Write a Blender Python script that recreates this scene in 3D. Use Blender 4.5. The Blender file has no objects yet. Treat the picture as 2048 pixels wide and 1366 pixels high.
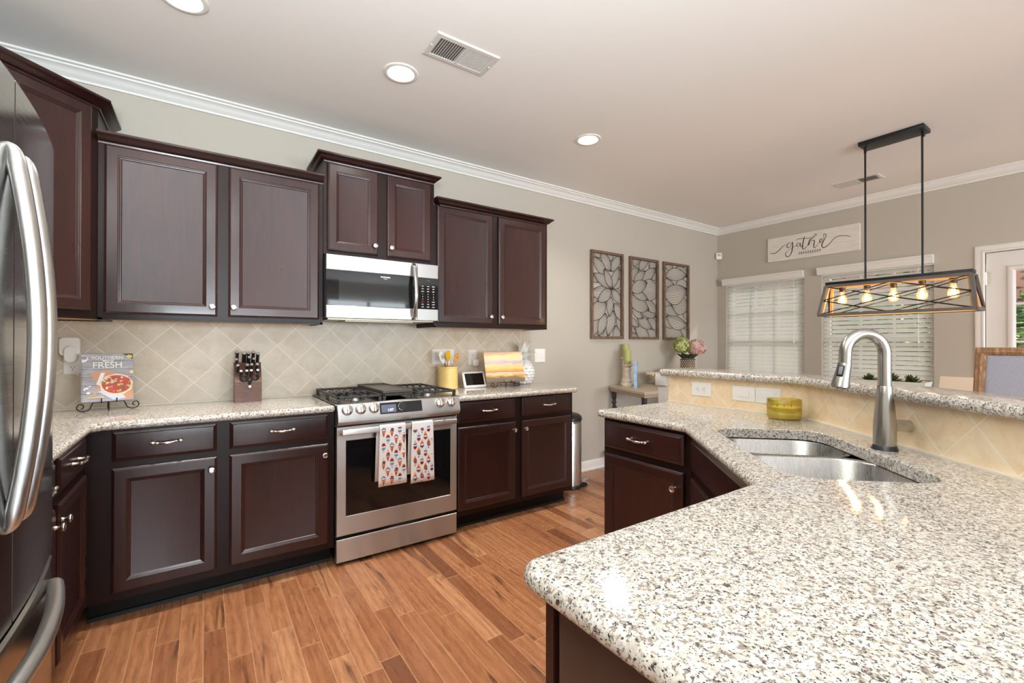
import bpy, bmesh, math, random
from mathutils import Vector, Matrix
from mathutils.geometry import intersect_point_line
random.seed(7)
PI = math.pi
S = bpy.context.scene
COL = S.collection

# ------------------------------------------------------------------ camera
cam_d = bpy.data.cameras.new('camera')
cam = bpy.data.objects.new('camera', cam_d)
COL.objects.link(cam)
yaw, pit, rol = 0.6005473, 0.0042233, 0.0009419
f_ = Vector((math.sin(yaw)*math.cos(pit), math.cos(yaw)*math.cos(pit), math.sin(pit)))
r_ = Vector((math.cos(yaw), -math.sin(yaw), 0))
u_ = r_.cross(f_)
c_, s_ = math.cos(rol), math.sin(rol)
rr, uu = c_*r_ + s_*u_, -s_*r_ + c_*u_
CAM = Vector((0, -3.30, 1.27))
cam.matrix_world = Matrix(((rr.x, uu.x, -f_.x, CAM.x), (rr.y, uu.y, -f_.y, CAM.y), (rr.z, uu.z, -f_.z, CAM.z), (0, 0, 0, 1)))
cam_d.sensor_width = 36.0
cam_d.lens = 36.0*898.145/2048
cam_d.clip_start = 0.02
cam_d.clip_end = 200
S.camera = cam
S.view_settings.view_transform = 'Standard'
S.view_settings.look = 'None'
S.view_settings.gamma = 1.0
S.view_settings.exposure = 0.0
S.cycles.max_bounces = 10
S.cycles.diffuse_bounces = 6
S.cycles.glossy_bounces = 5
S.cycles.transmission_bounces = 8
S.cycles.transparent_max_bounces = 12
S.cycles.sample_clamp_indirect = 4.0
S.cycles.caustics_reflective = False
S.cycles.caustics_refractive = False
S.cycles.use_denoising = True

# ------------------------------------------------------------------ daylight and fill lamps
W = bpy.data.worlds.new('sky')
S.world = W
W.use_nodes = True
wn = W.node_tree
sky = wn.nodes.new('ShaderNodeTexSky')
sky.sky_type = 'NISHITA'
sky.sun_disc = False
sky.sun_elevation = math.radians(48)
sky.sun_rotation = math.radians(200)
sky.air_density = 1.0
sky.dust_density = 3.0
wn.links.new(sky.outputs[0], wn.nodes['Background'].inputs[0])
wn.nodes['Background'].inputs[1].default_value = 0.55

def area_light(name, loc, target, sx, sy, power, color):
    d = bpy.data.lights.new(name, 'AREA')
    d.shape = 'RECTANGLE'
    d.size, d.size_y = sx, sy
    d.energy = power
    d.color = color
    o = bpy.data.objects.new(name, d)
    COL.objects.link(o)
    o.location = loc
    o.rotation_euler = (Vector(target)-Vector(loc)).to_track_quat('-Z', 'Y').to_euler()
    return o
REAR_Y = -8.6
# area lamps added outside the rear windows as daylight fill
for wx, p0, p1 in ((0.35, 80, 130), (3.35, 95, 150)):
    area_light('window_daylight', (wx, REAR_Y-0.25, 1.6), (wx, 0, 1.5), 2.0, 1.5, p0, (0.77, 0.90, 1.0))
    area_light('ground_bounce_daylight', (wx, REAR_Y-0.30, 1.2), (wx-0.2, -3.2, 2.745), 2.0, 1.1, p1, (0.77, 0.90, 1.0))  # added lamp, aimed up to brighten the ceiling
# the photographer's flash, bounced off the ceiling behind the camera
FLASH = area_light('bounced_flash', (-0.25, -3.75, 1.60), (-0.25, -3.60, 2.7), 0.8, 0.8, 172, (0.83, 0.94, 1.0))
sun_d = bpy.data.lights.new('sun', 'SUN')
sun_d.energy = 10.0
sun_d.angle = 0.02
sun_d.color = (1.0, 0.95, 0.86)
sun_o = bpy.data.objects.new('sun', sun_d)
COL.objects.link(sun_o)
sun_o.rotation_euler = (Vector((-0.74, 0.22, -0.64))).to_track_quat('-Z', 'Y').to_euler()
CAN_POWER, CAN_COL = 13, (1.0, 0.95, 0.88)

# ------------------------------------------------------------------ materials
MATS = {}
def srgb(r, g, b):
    f = lambda c: (c/255/12.92) if c/255 <= 0.04045 else ((c/255+0.055)/1.055)**2.4
    return (f(r), f(g), f(b), 1.0)
def mat(name, color=(0.8, 0.8, 0.8, 1), rough=0.5, metal=0.0, spec=0.5, coat=0.0, emit=None, estr=0.0, trans=0.0, ior=1.45, alpha=1.0):
    if name in MATS: return MATS[name]
    m = bpy.data.materials.new(name)
    m.use_nodes = True
    b = m.node_tree.nodes['Principled BSDF']
    b.inputs['Base Color'].default_value = color
    b.inputs['Roughness'].default_value = rough
    b.inputs['Metallic'].default_value = metal
    b.inputs['Specular IOR Level'].default_value = spec
    b.inputs['Coat Weight'].default_value = coat
    b.inputs['Coat Roughness'].default_value = 0.08
    b.inputs['Transmission Weight'].default_value = trans
    b.inputs['IOR'].default_value = ior
    b.inputs['Alpha'].default_value = alpha
    if emit:
        b.inputs['Emission Color'].default_value = emit
        b.inputs['Emission Strength'].default_value = estr
    MATS[name] = m
    return m
class N:
    """small node-building helper on one material"""
    def __init__(s, m):
        s.t = m.node_tree; s.b = s.t.nodes['Principled BSDF']
    def n(s, typ, **kw):
        x = s.t.nodes.new(typ)
        for k, v in kw.items():
            if k.startswith('i_'):
                key = k[2:].replace('_', ' ')
                x.inputs[int(key) if key.isdigit() else key].default_value = v
            else: setattr(x, k, v)
        return x
    def l(s, a, b): s.t.links.new(a, b)
    def math(s, op, a, b=None, c=None):
        x = s.t.nodes.new('ShaderNodeMath'); x.operation = op
        for i, v in enumerate((a, b, c)):
            if v is None: continue
            if isinstance(v, (int, float)): x.inputs[i].default_value = v
            else: s.l(v, x.inputs[i])
        return x.outputs[0]
    def mix(s, fac, a, b, mode='MIX'):
        x = s.t.nodes.new('ShaderNodeMix'); x.data_type = 'RGBA'; x.blend_type = mode
        for sock, v in ((x.inputs[0], fac), (x.inputs[6], a), (x.inputs[7], b)):
            if isinstance(v, (int, float, tuple)): sock.default_value = v
            else: s.l(v, sock)
        return x.outputs[2]
    def ramp(s, fac, stops, interp='LINEAR'):
        x = s.t.nodes.new('ShaderNodeValToRGB'); x.color_ramp.interpolation = interp
        e = x.color_ramp.elements
        while len(e) < len(stops): e.new(0.5)
        for i, (p, c) in enumerate(stops):
            e[i].position = p; e[i].color = c if len(c) == 4 else (*c, 1)
        s.l(fac, x.inputs[0])
        return x.outputs[0]
    def coord(s, scale=None, rot=None):
        tc = s.t.nodes.new('ShaderNodeTexCoord')
        if scale is None and rot is None: return tc.outputs['Object']
        mp = s.t.nodes.new('ShaderNodeMapping')
        s.l(tc.outputs['Object'], mp.inputs[0])
        if scale: mp.inputs['Scale'].default_value = scale
        if rot: mp.inputs['Rotation'].default_value = rot
        return mp.outputs[0]
    def noise(s, vec, scale, detail=3, rough=0.5, dist=0.0):
        x = s.t.nodes.new('ShaderNodeTexNoise')
        x.inputs['Scale'].default_value = scale; x.inputs['Detail'].default_value = detail
        x.inputs['Roughness'].default_value = rough; x.inputs['Distortion'].default_value = dist
        s.l(vec, x.inputs['Vector'])
        return x.outputs['Fac']
    def bump(s, h, strength=0.2, dist=0.002):
        x = s.t.nodes.new('ShaderNodeBump')
        x.inputs['Strength'].default_value = strength; x.inputs['Distance'].default_value = dist
        s.l(h, x.inputs['Height']); s.l(x.outputs[0], s.b.inputs['Normal'])
    def color(s, c): s.l(c, s.b.inputs['Base Color'])
    def rough(s, c): s.l(c, s.b.inputs['Roughness'])

def m_paint(name, col, rough=0.6, bump=0.06):
    m = mat(name, col, rough, spec=0.3); n = N(m)
    n.bump(n.noise(n.coord(), 220, 2), bump, 0.001)
    return m
M_WALL = m_paint('wall_paint_greige', srgb(187, 179, 167))
M_CEIL = m_paint('ceiling_paint', srgb(242, 240, 236), 0.8)
M_TRIM = mat('white_trim_paint', srgb(232, 229, 224), 0.35)
M_WHITE = mat('white_plastic', srgb(238, 236, 232), 0.3)
M_GREYTRIM = mat('grey_trim_paint', srgb(200, 197, 194), 0.4)

def m_cabinet():
    m = mat('espresso_cherry_wood', (0.02, 0.008, 0.007, 1), 0.26, spec=0.55, coat=0.12); n = N(m)
    g = n.noise(n.coord((9, 9, 0.9)), 5.0, 6, 0.6, 0.6)
    h = n.noise(n.coord((1.2, 1.2, 0.7)), 2.2, 2)
    c = n.ramp(g, [(0.3, (0.015, 0.0050, 0.0045)), (0.7, (0.033, 0.0095, 0.0080))])
    c2 = n.mix(n.ramp(h, [(0.40, (0, 0, 0)), (0.85, (0.8, 0.8, 0.8))]), c, (0.040, 0.011, 0.009, 1))
    n.color(c2)
    n.rough(n.ramp(n.noise(n.coord((1, 1, 1)), 4, 3), [(0.3, (0.27,)*3), (0.7, (0.31,)*3)]))
    n.bump(g, 0.02, 0.001)
    return m
M_CAB = m_cabinet()
M_CABDARK = mat('espresso_cabinet_frame', (0.014, 0.006, 0.005, 1), 0.34, spec=0.27)
M_CABIN = mat('maple_cabinet_underside', srgb(196, 150, 92), 0.5)
M_KICK = mat('black_toe_kick', (0.006, 0.005, 0.005, 1), 0.5, spec=0.25)

def m_granite():
    m = mat('speckled_granite', (0.7, 0.68, 0.62, 1), 0.09, spec=0.5); n = N(m)
    v = n.coord()
    v2 = n.coord((1, 1, 1), (0.4, 0.3, 0.7))
    base = n.ramp(n.noise(v, 60, 4, 0.6), [(0.36, srgb(190, 181, 169)), (0.52, srgb(218, 212, 203)), (0.7, srgb(230, 226, 220))])
    brown = n.ramp(n.noise(v2, 118, 5, 0.62, 0.5), [(0.52, (0, 0, 0)), (0.60, (1, 1, 1))])
    c = n.mix(brown, base, srgb(132, 119, 109))
    dk = n.ramp(n.noise(v, 150, 4, 0.6, 0.5), [(0.575, (0, 0, 0)), (0.63, (1, 1, 1))])
    c = n.mix(dk, c, srgb(74, 66, 62))
    bl = n.ramp(n.noise(v2, 250, 3, 0.55), [(0.60, (0, 0, 0)), (0.635, (1, 1, 1))])
    c = n.mix(bl, c, srgb(34, 32, 34))
    n.color(c)
    return m
M_GRANITE = m_granite()

def m_floor():
    m = mat('hickory_plank_floor', (0.3, 0.15, 0.07, 1), 0.25, spec=0.45); n = N(m)
    v = n.coord(); sp = n.n('ShaderNodeSeparateXYZ'); n.l(v, sp.inputs[0])
    x, y = sp.outputs[0], sp.outputs[1]
    PW = 0.083
    xi = n.math('DIVIDE', x, PW); ix = n.math('FLOOR', xi); fx = n.math('FRACT', xi)
    wn1 = n.n('ShaderNodeTexWhiteNoise', noise_dimensions='1D'); n.l(ix, wn1.inputs['W'])
    yo = n.math('MULTIPLY_ADD', wn1.outputs['Value'], 3.7, y)
    yi = n.math('DIVIDE', yo, 0.62); iy = n.math('FLOOR', yi); fy = n.math('FRACT', yi)
    cb = n.n('ShaderNodeCombineXYZ'); n.l(ix, cb.inputs[0]); n.l(iy, cb.inputs[1])
    wn2 = n.n('ShaderNodeTexWhiteNoise', noise_dimensions='2D'); n.l(cb.outputs[0], wn2.inputs['Vector'])
    rnd = wn2.outputs['Value']
    plank = n.ramp(rnd, [(0.0, srgb(120, 74, 48)), (0.2, srgb(158, 102, 68)), (0.45, srgb(182, 124, 84)), (0.7, srgb(170, 112, 76)), (1.0, srgb(204, 148, 106))])
    # grain follows the plank, shifted per plank
    off = n.n('ShaderNodeCombineXYZ'); n.l(n.math('MULTIPLY', rnd, 40.0), off.inputs[0]); n.l(n.math('MULTIPLY', rnd, 17.0), off.inputs[1])
    add = n.n('ShaderNodeVectorMath', operation='ADD'); n.l(v, add.inputs[0]); n.l(off.outputs[0], add.inputs[1])
    mp = n.n('ShaderNodeMapping'); mp.inputs['Scale'].default_value = (14, 1.6, 1); n.l(add.outputs[0], mp.inputs[0])
    wv = n.n('ShaderNodeTexWave', wave_type='BANDS', bands_direction='X'); wv.inputs['Scale'].default_value = 0.6
    wv.inputs['Distortion'].default_value = 7.0; wv.inputs['Detail'].default_value = 3; wv.inputs['Detail Scale'].default_value = 1.4
    n.l(mp.outputs[0], wv.inputs['Vector'])
    fine = n.noise(mp.outputs[0], 6.0, 5, 0.65)
    c = n.mix(n.math('MULTIPLY', wv.outputs['Fac'], 0.30), plank, srgb(108, 62, 36))
    c = n.mix(n.ramp(fine, [(0.42, (0, 0, 0)), (0.75, (0.5, 0.5, 0.5))]), c, srgb(96, 52, 32))
    streak = n.ramp(n.noise(mp.outputs[0], 1.1, 3, 0.6, 0.8), [(0.60, (0, 0, 0)), (0.70, (0.72,)*3)])
    c = n.mix(streak, c, srgb(70, 40, 28))
    ex = n.math('GREATER_THAN', n.math('ABSOLUTE', n.math('SUBTRACT', fx, 0.5)), 0.487)
    ey = n.math('GREATER_THAN', n.math('ABSOLUTE', n.math('SUBTRACT', fy, 0.5)), 0.4975)
    seam = n.math('MAXIMUM', ex, ey)
    c = n.mix(n.math('MULTIPLY', seam, 0.85), c, srgb(206, 160, 120))
    n.color(c)
    n.rough(n.ramp(fine, [(0.3, (0.20,)*3), (0.8, (0.36,)*3)]))
    n.bump(n.math('SUBTRACT', fine, n.math('MULTIPLY', seam, 0.8)), 0.12, 0.002)
    return m
M_FLOOR = m_floor()

def m_tile(name, c1, c2, grout, axis, pitch, a0, z0, borders=()):
    """diagonal tile: 'axis' is the node-vector (ux,uy) that measures along the wall"""
    m = mat(name, c1, 0.35, spec=0.4); n = N(m)
    v = n.coord(); sp = n.n('ShaderNodeSeparateXYZ'); n.l(v, sp.inputs[0])
    s = n.math('ADD', n.math('MULTIPLY', sp.outputs[0], axis[0]), n.math('MULTIPLY', sp.outputs[1], axis[1]))
    du = n.math('DIVIDE', n.math('SUBTRACT', s, a0), pitch)
    dz = n.math('DIVIDE', n.math('SUBTRACT', sp.outputs[2], z0), pitch)
    p = n.math('ADD', du, dz); q = n.math('SUBTRACT', du, dz)
    gp = n.math('ABSOLUTE', n.math('SUBTRACT', n.math('FRACT', n.math('ADD', p, 0.5)), 0.5))
    gq = n.math('ABSOLUTE', n.math('SUBTRACT', n.math('FRACT', n.math('ADD', q, 0.5)), 0.5))
    g = n.math('LESS_THAN', n.math('MINIMUM', gp, gq), 0.014)
    ib = None
    for (b0, b1) in borders:      # straight border strips with a joint each side
        inside = n.math('MULTIPLY', n.math('GREATER_THAN', s, b0), n.math('LESS_THAN', s, b1))
        g = n.math('MULTIPLY', g, n.math('SUBTRACT', 1.0, inside))
        for bb in (b0, b1):
            g = n.math('MAXIMUM', g, n.math('LESS_THAN', n.math('ABSOLUTE', n.math('SUBTRACT', s, bb)), 0.002))
    cb = n.n('ShaderNodeCombineXYZ'); n.l(n.math('FLOOR', p), cb.inputs[0]); n.l(n.math('FLOOR', q), cb.inputs[1])
    w = n.n('ShaderNodeTexWhiteNoise', noise_dimensions='2D'); n.l(cb.outputs[0], w.inputs['Vector'])
    vo = n.n('ShaderNodeVectorMath', operation='ADD'); n.l(v, vo.inputs[0]); n.l(w.outputs['Color'], vo.inputs[1])
    cl = n.noise(vo.outputs[0], 9, 6, 0.65, 0.5)
    c = n.mix(n.ramp(cl, [(0.38, (0, 0, 0)), (0.68, (1, 1, 1))]), c1, c2)
    spk = n.ramp(n.noise(vo.outputs[0], 26, 5, 0.7), [(0.60, (0, 0, 0)), (0.74, (0.55,)*3)])
    c = n.mix(spk, c, tuple(x*0.62 for x in c2[:3])+(1,))
    c = n.mix(n.math('MULTIPLY', w.outputs['Value'], 0.14), c, (0.95, 0.93, 0.88, 1), 'MIX')
    c = n.mix(g, c, grout)
    n.color(c)
    n.bump(n.math('SUBTRACT', 1.0, g), 0.25, 0.002)
    return m

def m_steel(name, col, rough, sx=(1, 1, 120)):
    m = mat(name, col, rough, metal=1.0); n = N(m)
    g = n.noise(n.coord(sx), 6, 3, 0.6)
    n.rough(n.ramp(g, [(0.3, (max(rough-0.05, 0.03),)*3), (0.7, (rough+0.06,)*3)]))
    return m
def brushed(m, aniso, rough, rot=0.25):
    n = N(m); tg = n.n('ShaderNodeTangent', direction_type='RADIAL', axis='Z'); n.l(tg.outputs[0], n.b.inputs['Tangent'])
    n.b.inputs['Anisotropic'].default_value = aniso; n.b.inputs['Anisotropic Rotation'].default_value = rot
    return m
M_STEEL = brushed(m_steel('brushed_stainless', (0.60, 0.595, 0.585, 1), 0.40, (2, 2, 160)), 0.85, 0.4)
M_FRIDGE = m_steel('fridge_stainless', (0.40, 0.39, 0.375, 1), 0.17)
M_HANDLE = m_steel('satin_steel_bar', (0.60, 0.60, 0.59, 1), 0.33, (40, 40, 1))
M_SINK = m_steel('sink_stainless', (0.44, 0.435, 0.425, 1), 0.27, (60, 60, 2))
M_NICKEL = mat('brushed_nickel', (0.74, 0.70, 0.65, 1), 0.22, metal=1.0)
M_FAUCET = mat('faucet_brushed_steel', (0.42, 0.405, 0.385, 1), 0.26, metal=1.0)
M_CHROME = mat('polished_chrome', (0.60, 0.59, 0.575, 1), 0.12, metal=1.0)
M_BLACKGLASS = mat('black_glass', (0.006, 0.006, 0.007, 1), 0.04, spec=0.6)
M_BLACK = mat('black_plastic', (0.012, 0.012, 0.013, 1), 0.35)
M_IRON = mat('cast_iron', (0.035, 0.033, 0.032, 1), 0.55)
M_BLACKMETAL = mat('black_metal', (0.02, 0.02, 0.022, 1), 0.4, metal=0.4)
M_WROUGHT = mat('wrought_iron', (0.03, 0.022, 0.018, 1), 0.45, metal=0.5)
M_INK = mat('white_ink', srgb(235, 235, 232), 0.5)
def thin_glass(name, tint, gloss=0.08, emit=None, estr=0.0):
    m = bpy.data.materials.new(name); m.use_nodes = True; t = m.node_tree
    for x in [x for x in t.nodes if x.type == 'BSDF_PRINCIPLED']: t.nodes.remove(x)
    out = [x for x in t.nodes if x.type == 'OUTPUT_MATERIAL'][0]
    tr = t.nodes.new('ShaderNodeBsdfTransparent'); tr.inputs[0].default_value = tint
    gl = t.nodes.new('ShaderNodeBsdfGlossy'); gl.inputs['Roughness'].default_value = 0.02
    lw = t.nodes.new('ShaderNodeLayerWeight'); lw.inputs[0].default_value = 0.35
    mt = t.nodes.new('ShaderNodeMath'); mt.operation = 'MULTIPLY_ADD'; mt.inputs[1].default_value = 0.5; mt.inputs[2].default_value = gloss*0.5
    t.links.new(lw.outputs['Fresnel'], mt.inputs[0])
    mx = t.nodes.new('ShaderNodeMixShader'); t.links.new(mt.outputs[0], mx.inputs[0]); t.links.new(tr.outputs[0], mx.inputs[1]); t.links.new(gl.outputs[0], mx.inputs[2])
    last = mx.outputs[0]
    if emit:
        em = t.nodes.new('ShaderNodeEmission'); em.inputs[0].default_value = emit; em.inputs[1].default_value = estr
        ad = t.nodes.new('ShaderNodeAddShader'); t.links.new(last, ad.inputs[0]); t.links.new(em.outputs[0], ad.inputs[1]); last = ad.outputs[0]
    t.links.new(last, out.inputs[0])
    return m
M_GLASS = thin_glass('clear_glass', (0.99, 0.985, 0.985, 1), 0.05)

# ------------------------------------------------------------------ mesh builder
class B:
    def __init__(s, M=None):
        s.bm = bmesh.new(); s.M = M; s.mi = 0
    def _v(s, p): return s.bm.verts.new(Vector(p))
    def face(s, vs):
        try:
            f = s.bm.faces.new(vs); f.material_index = s.mi; return f
        except ValueError: return None
    def poly(s, pts): return s.face([s._v(p) for p in pts])
    def box(s, x0, x1, y0, y1, z0, z1, bev=0.0, seg=2):
        v = [s._v((x, y, z)) for x in (x0, x1) for y in (y0, y1) for z in (z0, z1)]
        fs = [s.face([v[i] for i in q]) for q in ((0, 1, 3, 2), (4, 6, 7, 5), (0, 4, 5, 1), (2, 3, 7, 6), (0, 2, 6, 4), (1, 5, 7, 3))]
        if bev > 0:
            bev = min(bev, 0.45*min(abs(x1-x0), abs(y1-y0), abs(z1-z0)))
            es = list({e for f in fs for e in f.edges})
            r = bmesh.ops.bevel(s.bm, geom=es, offset=bev, segments=seg, affect='EDGES', profile=0.5)
            for f in r['faces']: f.material_index = s.mi
        return s
    def rings(s, rings, closed=True, cap0=True, cap1=True):
        rv = [[s._v(p) for p in r] for r in rings]
        n = len(rv[0])
        for a, b in zip(rv, rv[1:]):
            for i in range(n if closed else n-1):
                j = (i+1) % n
                s.face([a[i], a[j], b[j], b[i]])
        if cap0: s.face(list(reversed(rv[0])))
        if cap1: s.face(rv[-1])
        return rv
    def prism(s, poly, z0, z1):
        s.rings([[(x, y, z0) for x, y in poly], [(x, y, z1) for x, y in poly]]); return s
    def lathe(s, prof, c=(0, 0, 0), seg=24, axis='z', cap0=True, cap1=True, sx=1.0, sy=1.0):
        R = []
        for r, h in prof:
            ring = []
            for k in range(seg):
                a = 2*PI*k/seg
                p, q = max(r, 1e-5)*math.cos(a)*sx, max(r, 1e-5)*math.sin(a)*sy
                if axis == 'z': ring.append((c[0]+p, c[1]+q, c[2]+h))
                elif axis == 'y': ring.append((c[0]+p, c[1]+h, c[2]-q))
                else: ring.append((c[0]+h, c[1]+p, c[2]+q))
            R.append(ring)
        s.rings(R, True, cap0, cap1); return s
    def lathe_dir(s, prof, c, d, seg=20):
        d = Vector(d).normalized(); q = d.to_track_quat('Z', 'Y')
        R = [[Vector(c)+q @ Vector((max(r, 1e-5)*math.cos(2*PI*k/seg), max(r, 1e-5)*math.sin(2*PI*k/seg), h)) for k in range(seg)] for r, h in prof]
        s.rings(R); return s
    def tube(s, pts, r, seg=8, cyclic=False, flat=1.0):
        pts = [Vector(p) for p in pts]; n = len(pts)
        rs = r if isinstance(r, (list, tuple)) else [r]*n
        up = None; R = []
        for i, p in enumerate(pts):
            a = pts[i-1] if (i > 0 or cyclic) else p
            b = pts[(i+1) % n] if (i < n-1 or cyclic) else p
            t = (b-a)
            if t.length < 1e-9: t = Vector((0, 0, 1))
            t.normalize()
            if up is None:
                up = Vector((0, 0, 1)) if abs(t.z) < 0.9 else Vector((1, 0, 0))
            x = (up - t*up.dot(t))
            if x.length < 1e-6: x = t.orthogonal()
            x.normalize(); y = t.cross(x); up = x
            R.append([p + (x*math.cos(2*PI*k/seg)*flat + y*math.sin(2*PI*k/seg))*rs[i] for k in range(seg)])
        if cyclic:
            R.append(R[0]); s.rings(R, True, False, False)
        else: s.rings(R)
        return s
    def sweep(s, prof, path, z=0.0, cyclic=False, left=True):
        """profile (out, z) along an xy path with mitred corners; 'out' points to the left of travel if left"""
        P = [Vector((p[0], p[1])) for p in path]; n = len(P); R = []
        for i in range(n):
            d1 = (P[i]-P[i-1]).normalized() if (i > 0 or cyclic) else None
            d2 = (P[(i+1) % n]-P[i]).normalized() if (i < n-1 or cyclic) else None
            d1 = d1 or d2; d2 = d2 or d1
            n1 = Vector((-d1.y, d1.x)); n2 = Vector((-d2.y, d2.x))
            m = (n1+n2); m = m.normalized() if m.length > 1e-6 else n1
            k = 1/max(m.dot(n1), 0.2)
            if not left: m = -m
            R.append([(P[i].x+m.x*o*k, P[i].y+m.y*o*k, z+h) for o, h in prof])
        if cyclic:
            R.append(R[0]); s.rings(R, True, False, False)
        else: s.rings(R, True)
        return s
    def sphere(s, c, r, u=12, v=8, sc=(1, 1, 1)):
        R = []
        for j in range(1, v):
            a = PI*j/v
            R.append([(c[0]+r*sc[0]*math.sin(a)*math.cos(2*PI*k/u), c[1]+r*sc[1]*math.sin(a)*math.sin(2*PI*k/u), c[2]-r*sc[2]*math.cos(a)) for k in range(u)])
        rv = s.rings(R, True, False, False)
        b = s._v((c[0], c[1], c[2]-r*sc[2])); t = s._v((c[0], c[1], c[2]+r*sc[2]))
        for k in range(u):
            s.face([rv[0][(k+1) % u], rv[0][k], b]); s.face([rv[-1][k], rv[-1][(k+1) % u], t])
        return s
    def text(s, txt, size, M, extrude=0.0004, align='CENTER', bold=0.0):
        cu = bpy.data.curves.new('lettering', 'FONT')
        cu.body = txt; cu.size = size; cu.align_x = align; cu.align_y = 'CENTER'; cu.extrude = extrude; cu.offset = bold
        o = bpy.data.objects.new('lettering', cu); COL.objects.link(o)
        dg = bpy.context.evaluated_depsgraph_get()
        me = bpy.data.meshes.new_from_object(o.evaluated_get(dg))
        vs = [s._v(M @ v.co) for v in me.vertices]
        for p in me.polygons: s.face([vs[i] for i in p.vertices])
        bpy.data.objects.remove(o); bpy.data.meshes.remove(me); bpy.data.curves.remove(cu)
        return s

def root_of(o):
    while o.parent: o = o.parent
    return o
def obj(name, b, m, parent=None, smooth=38, world=True, label=None):
    """link builder b as ONE mesh object (vertices given in world coordinates unless world=False)"""
    bm = b.bm
    if b.M is not None: bmesh.ops.transform(bm, matrix=b.M, verts=bm.verts)
    bmesh.ops.remove_doubles(bm, verts=bm.verts, dist=1e-6)
    bmesh.ops.recalc_face_normals(bm, faces=bm.faces)
    me = bpy.data.meshes.new(name)
    off = Vector((0, 0, 0))
    if parent and world: off = root_of(parent).location
    if off.length: bmesh.ops.translate(bm, vec=-off, verts=bm.verts)
    bm.to_mesh(me); bm.free()
    for x in (m if isinstance(m, (list, tuple)) else [m]): me.materials.append(x)
    if smooth:
        me.shade_smooth(); me.set_sharp_from_angle(angle=math.radians(smooth))
    o = bpy.data.objects.new(name, me); COL.objects.link(o)
    if parent: o.parent = parent
    if label: o['label'] = label
    return o
def thing(name, label, cat, loc=(0, 0, 0), group=None):
    o = bpy.data.objects.new(name, None); COL.objects.link(o)
    o.location = loc; o.empty_display_size = 0.05
    o['label'] = label; o['category'] = cat
    if group: o['group'] = group
    return o
def tag(o, label, cat, group=None):
    o['label'] = label; o['category'] = cat
    if group: o['group'] = group
    return o
def struct(name, b, m, parent=None, smooth=38):
    o = obj(name, b, m, parent, smooth)
    if not parent: o['kind'] = 'structure'
    return o
def frame(o, right, out):
    """matrix with local x = right, y = outward, z = up"""
    r = Vector(right).normalized(); n = Vector(out).normalized(); o = Vector(o)
    return Matrix(((r.x, n.x, 0, o.x), (r.y, n.y, 0, o.y), (r.z, n.z, 1, o.z), (0, 0, 0, 1)))
def textM(o, right, up):
    r = Vector(right).normalized(); u = Vector(up).normalized(); n = r.cross(u); o = Vector(o)
    return Matrix(((r.x, u.x, n.x, o.x), (r.y, u.y, n.y, o.y), (r.z, u.z, n.z, o.z), (0, 0, 0, 1)))
def spline(pts, sub=8, cyclic=False):
    P = [Vector(p) for p in pts]; n = len(P); out = []
    for i in range(n if cyclic else n-1):
        g = lambda k: P[k % n] if cyclic else P[min(max(k, 0), n-1)]
        p0, p1, p2, p3 = g(i-1), g(i), g(i+1), g(i+2)
        for j in range(sub):
            t = j/sub
            out.append(0.5*((2*p1)+(p2-p0)*t+(2*p0-5*p1+4*p2-p3)*t*t+(3*p1-p0-3*p2+p3)*t**3))
    if not cyclic: out.append(P[-1])
    return out
def round_poly(pts, radii, seg=6):
    """fillet the corners of a 2-D polygon"""
    n = len(pts); out = []
    for i in range(n):
        p = Vector(pts[i]); a = Vector(pts[i-1]); b = Vector(pts[(i+1) % n]); r = radii[i] if isinstance(radii, (list, tuple)) else radii
        if r <= 0: out.append(tuple(p)); continue
        d1 = (a-p).normalized(); d2 = (b-p).normalized()
        ang = math.acos(max(-1, min(1, d1.dot(d2))))
        t = min(r/math.tan(ang/2), 0.49*(a-p).length, 0.49*(b-p).length); rad = t*math.tan(ang/2)
        c = p+(d1+d2).normalized()*(rad/math.sin(ang/2))
        s0 = p+d1*t-c; s1 = p+d2*t-c
        a0 = math.atan2(s0.y, s0.x); a1 = math.atan2(s1.y, s1.x); da = (a1-a0+PI) % (2*PI)-PI
        for k in range(seg+1):
            an = a0+da*k/seg
            out.append((c.x+rad*math.cos(an), c.y+rad*math.sin(an)))
    return out
def offset_poly(P, d):
    """move each vertex of a CCW polygon inward by d"""
    n = len(P); out = []
    for i in range(n):
        p = Vector(P[i]); a = Vector(P[i-1]); b = Vector(P[(i+1) % n])
        e1 = (p-a).normalized(); e2 = (b-p).normalized()
        n1 = Vector((-e1.y, e1.x)); n2 = Vector((-e2.y, e2.x)); m = (n1+n2)
        m = m.normalized() if m.length > 1e-6 else n1
        out.append(tuple(p+m*d/max(m.dot(n1), 0.3)))
    return out
def area2(P): return sum(P[i-1][0]*P[i][1]-P[i][0]*P[i-1][1] for i in range(len(P)))

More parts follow.
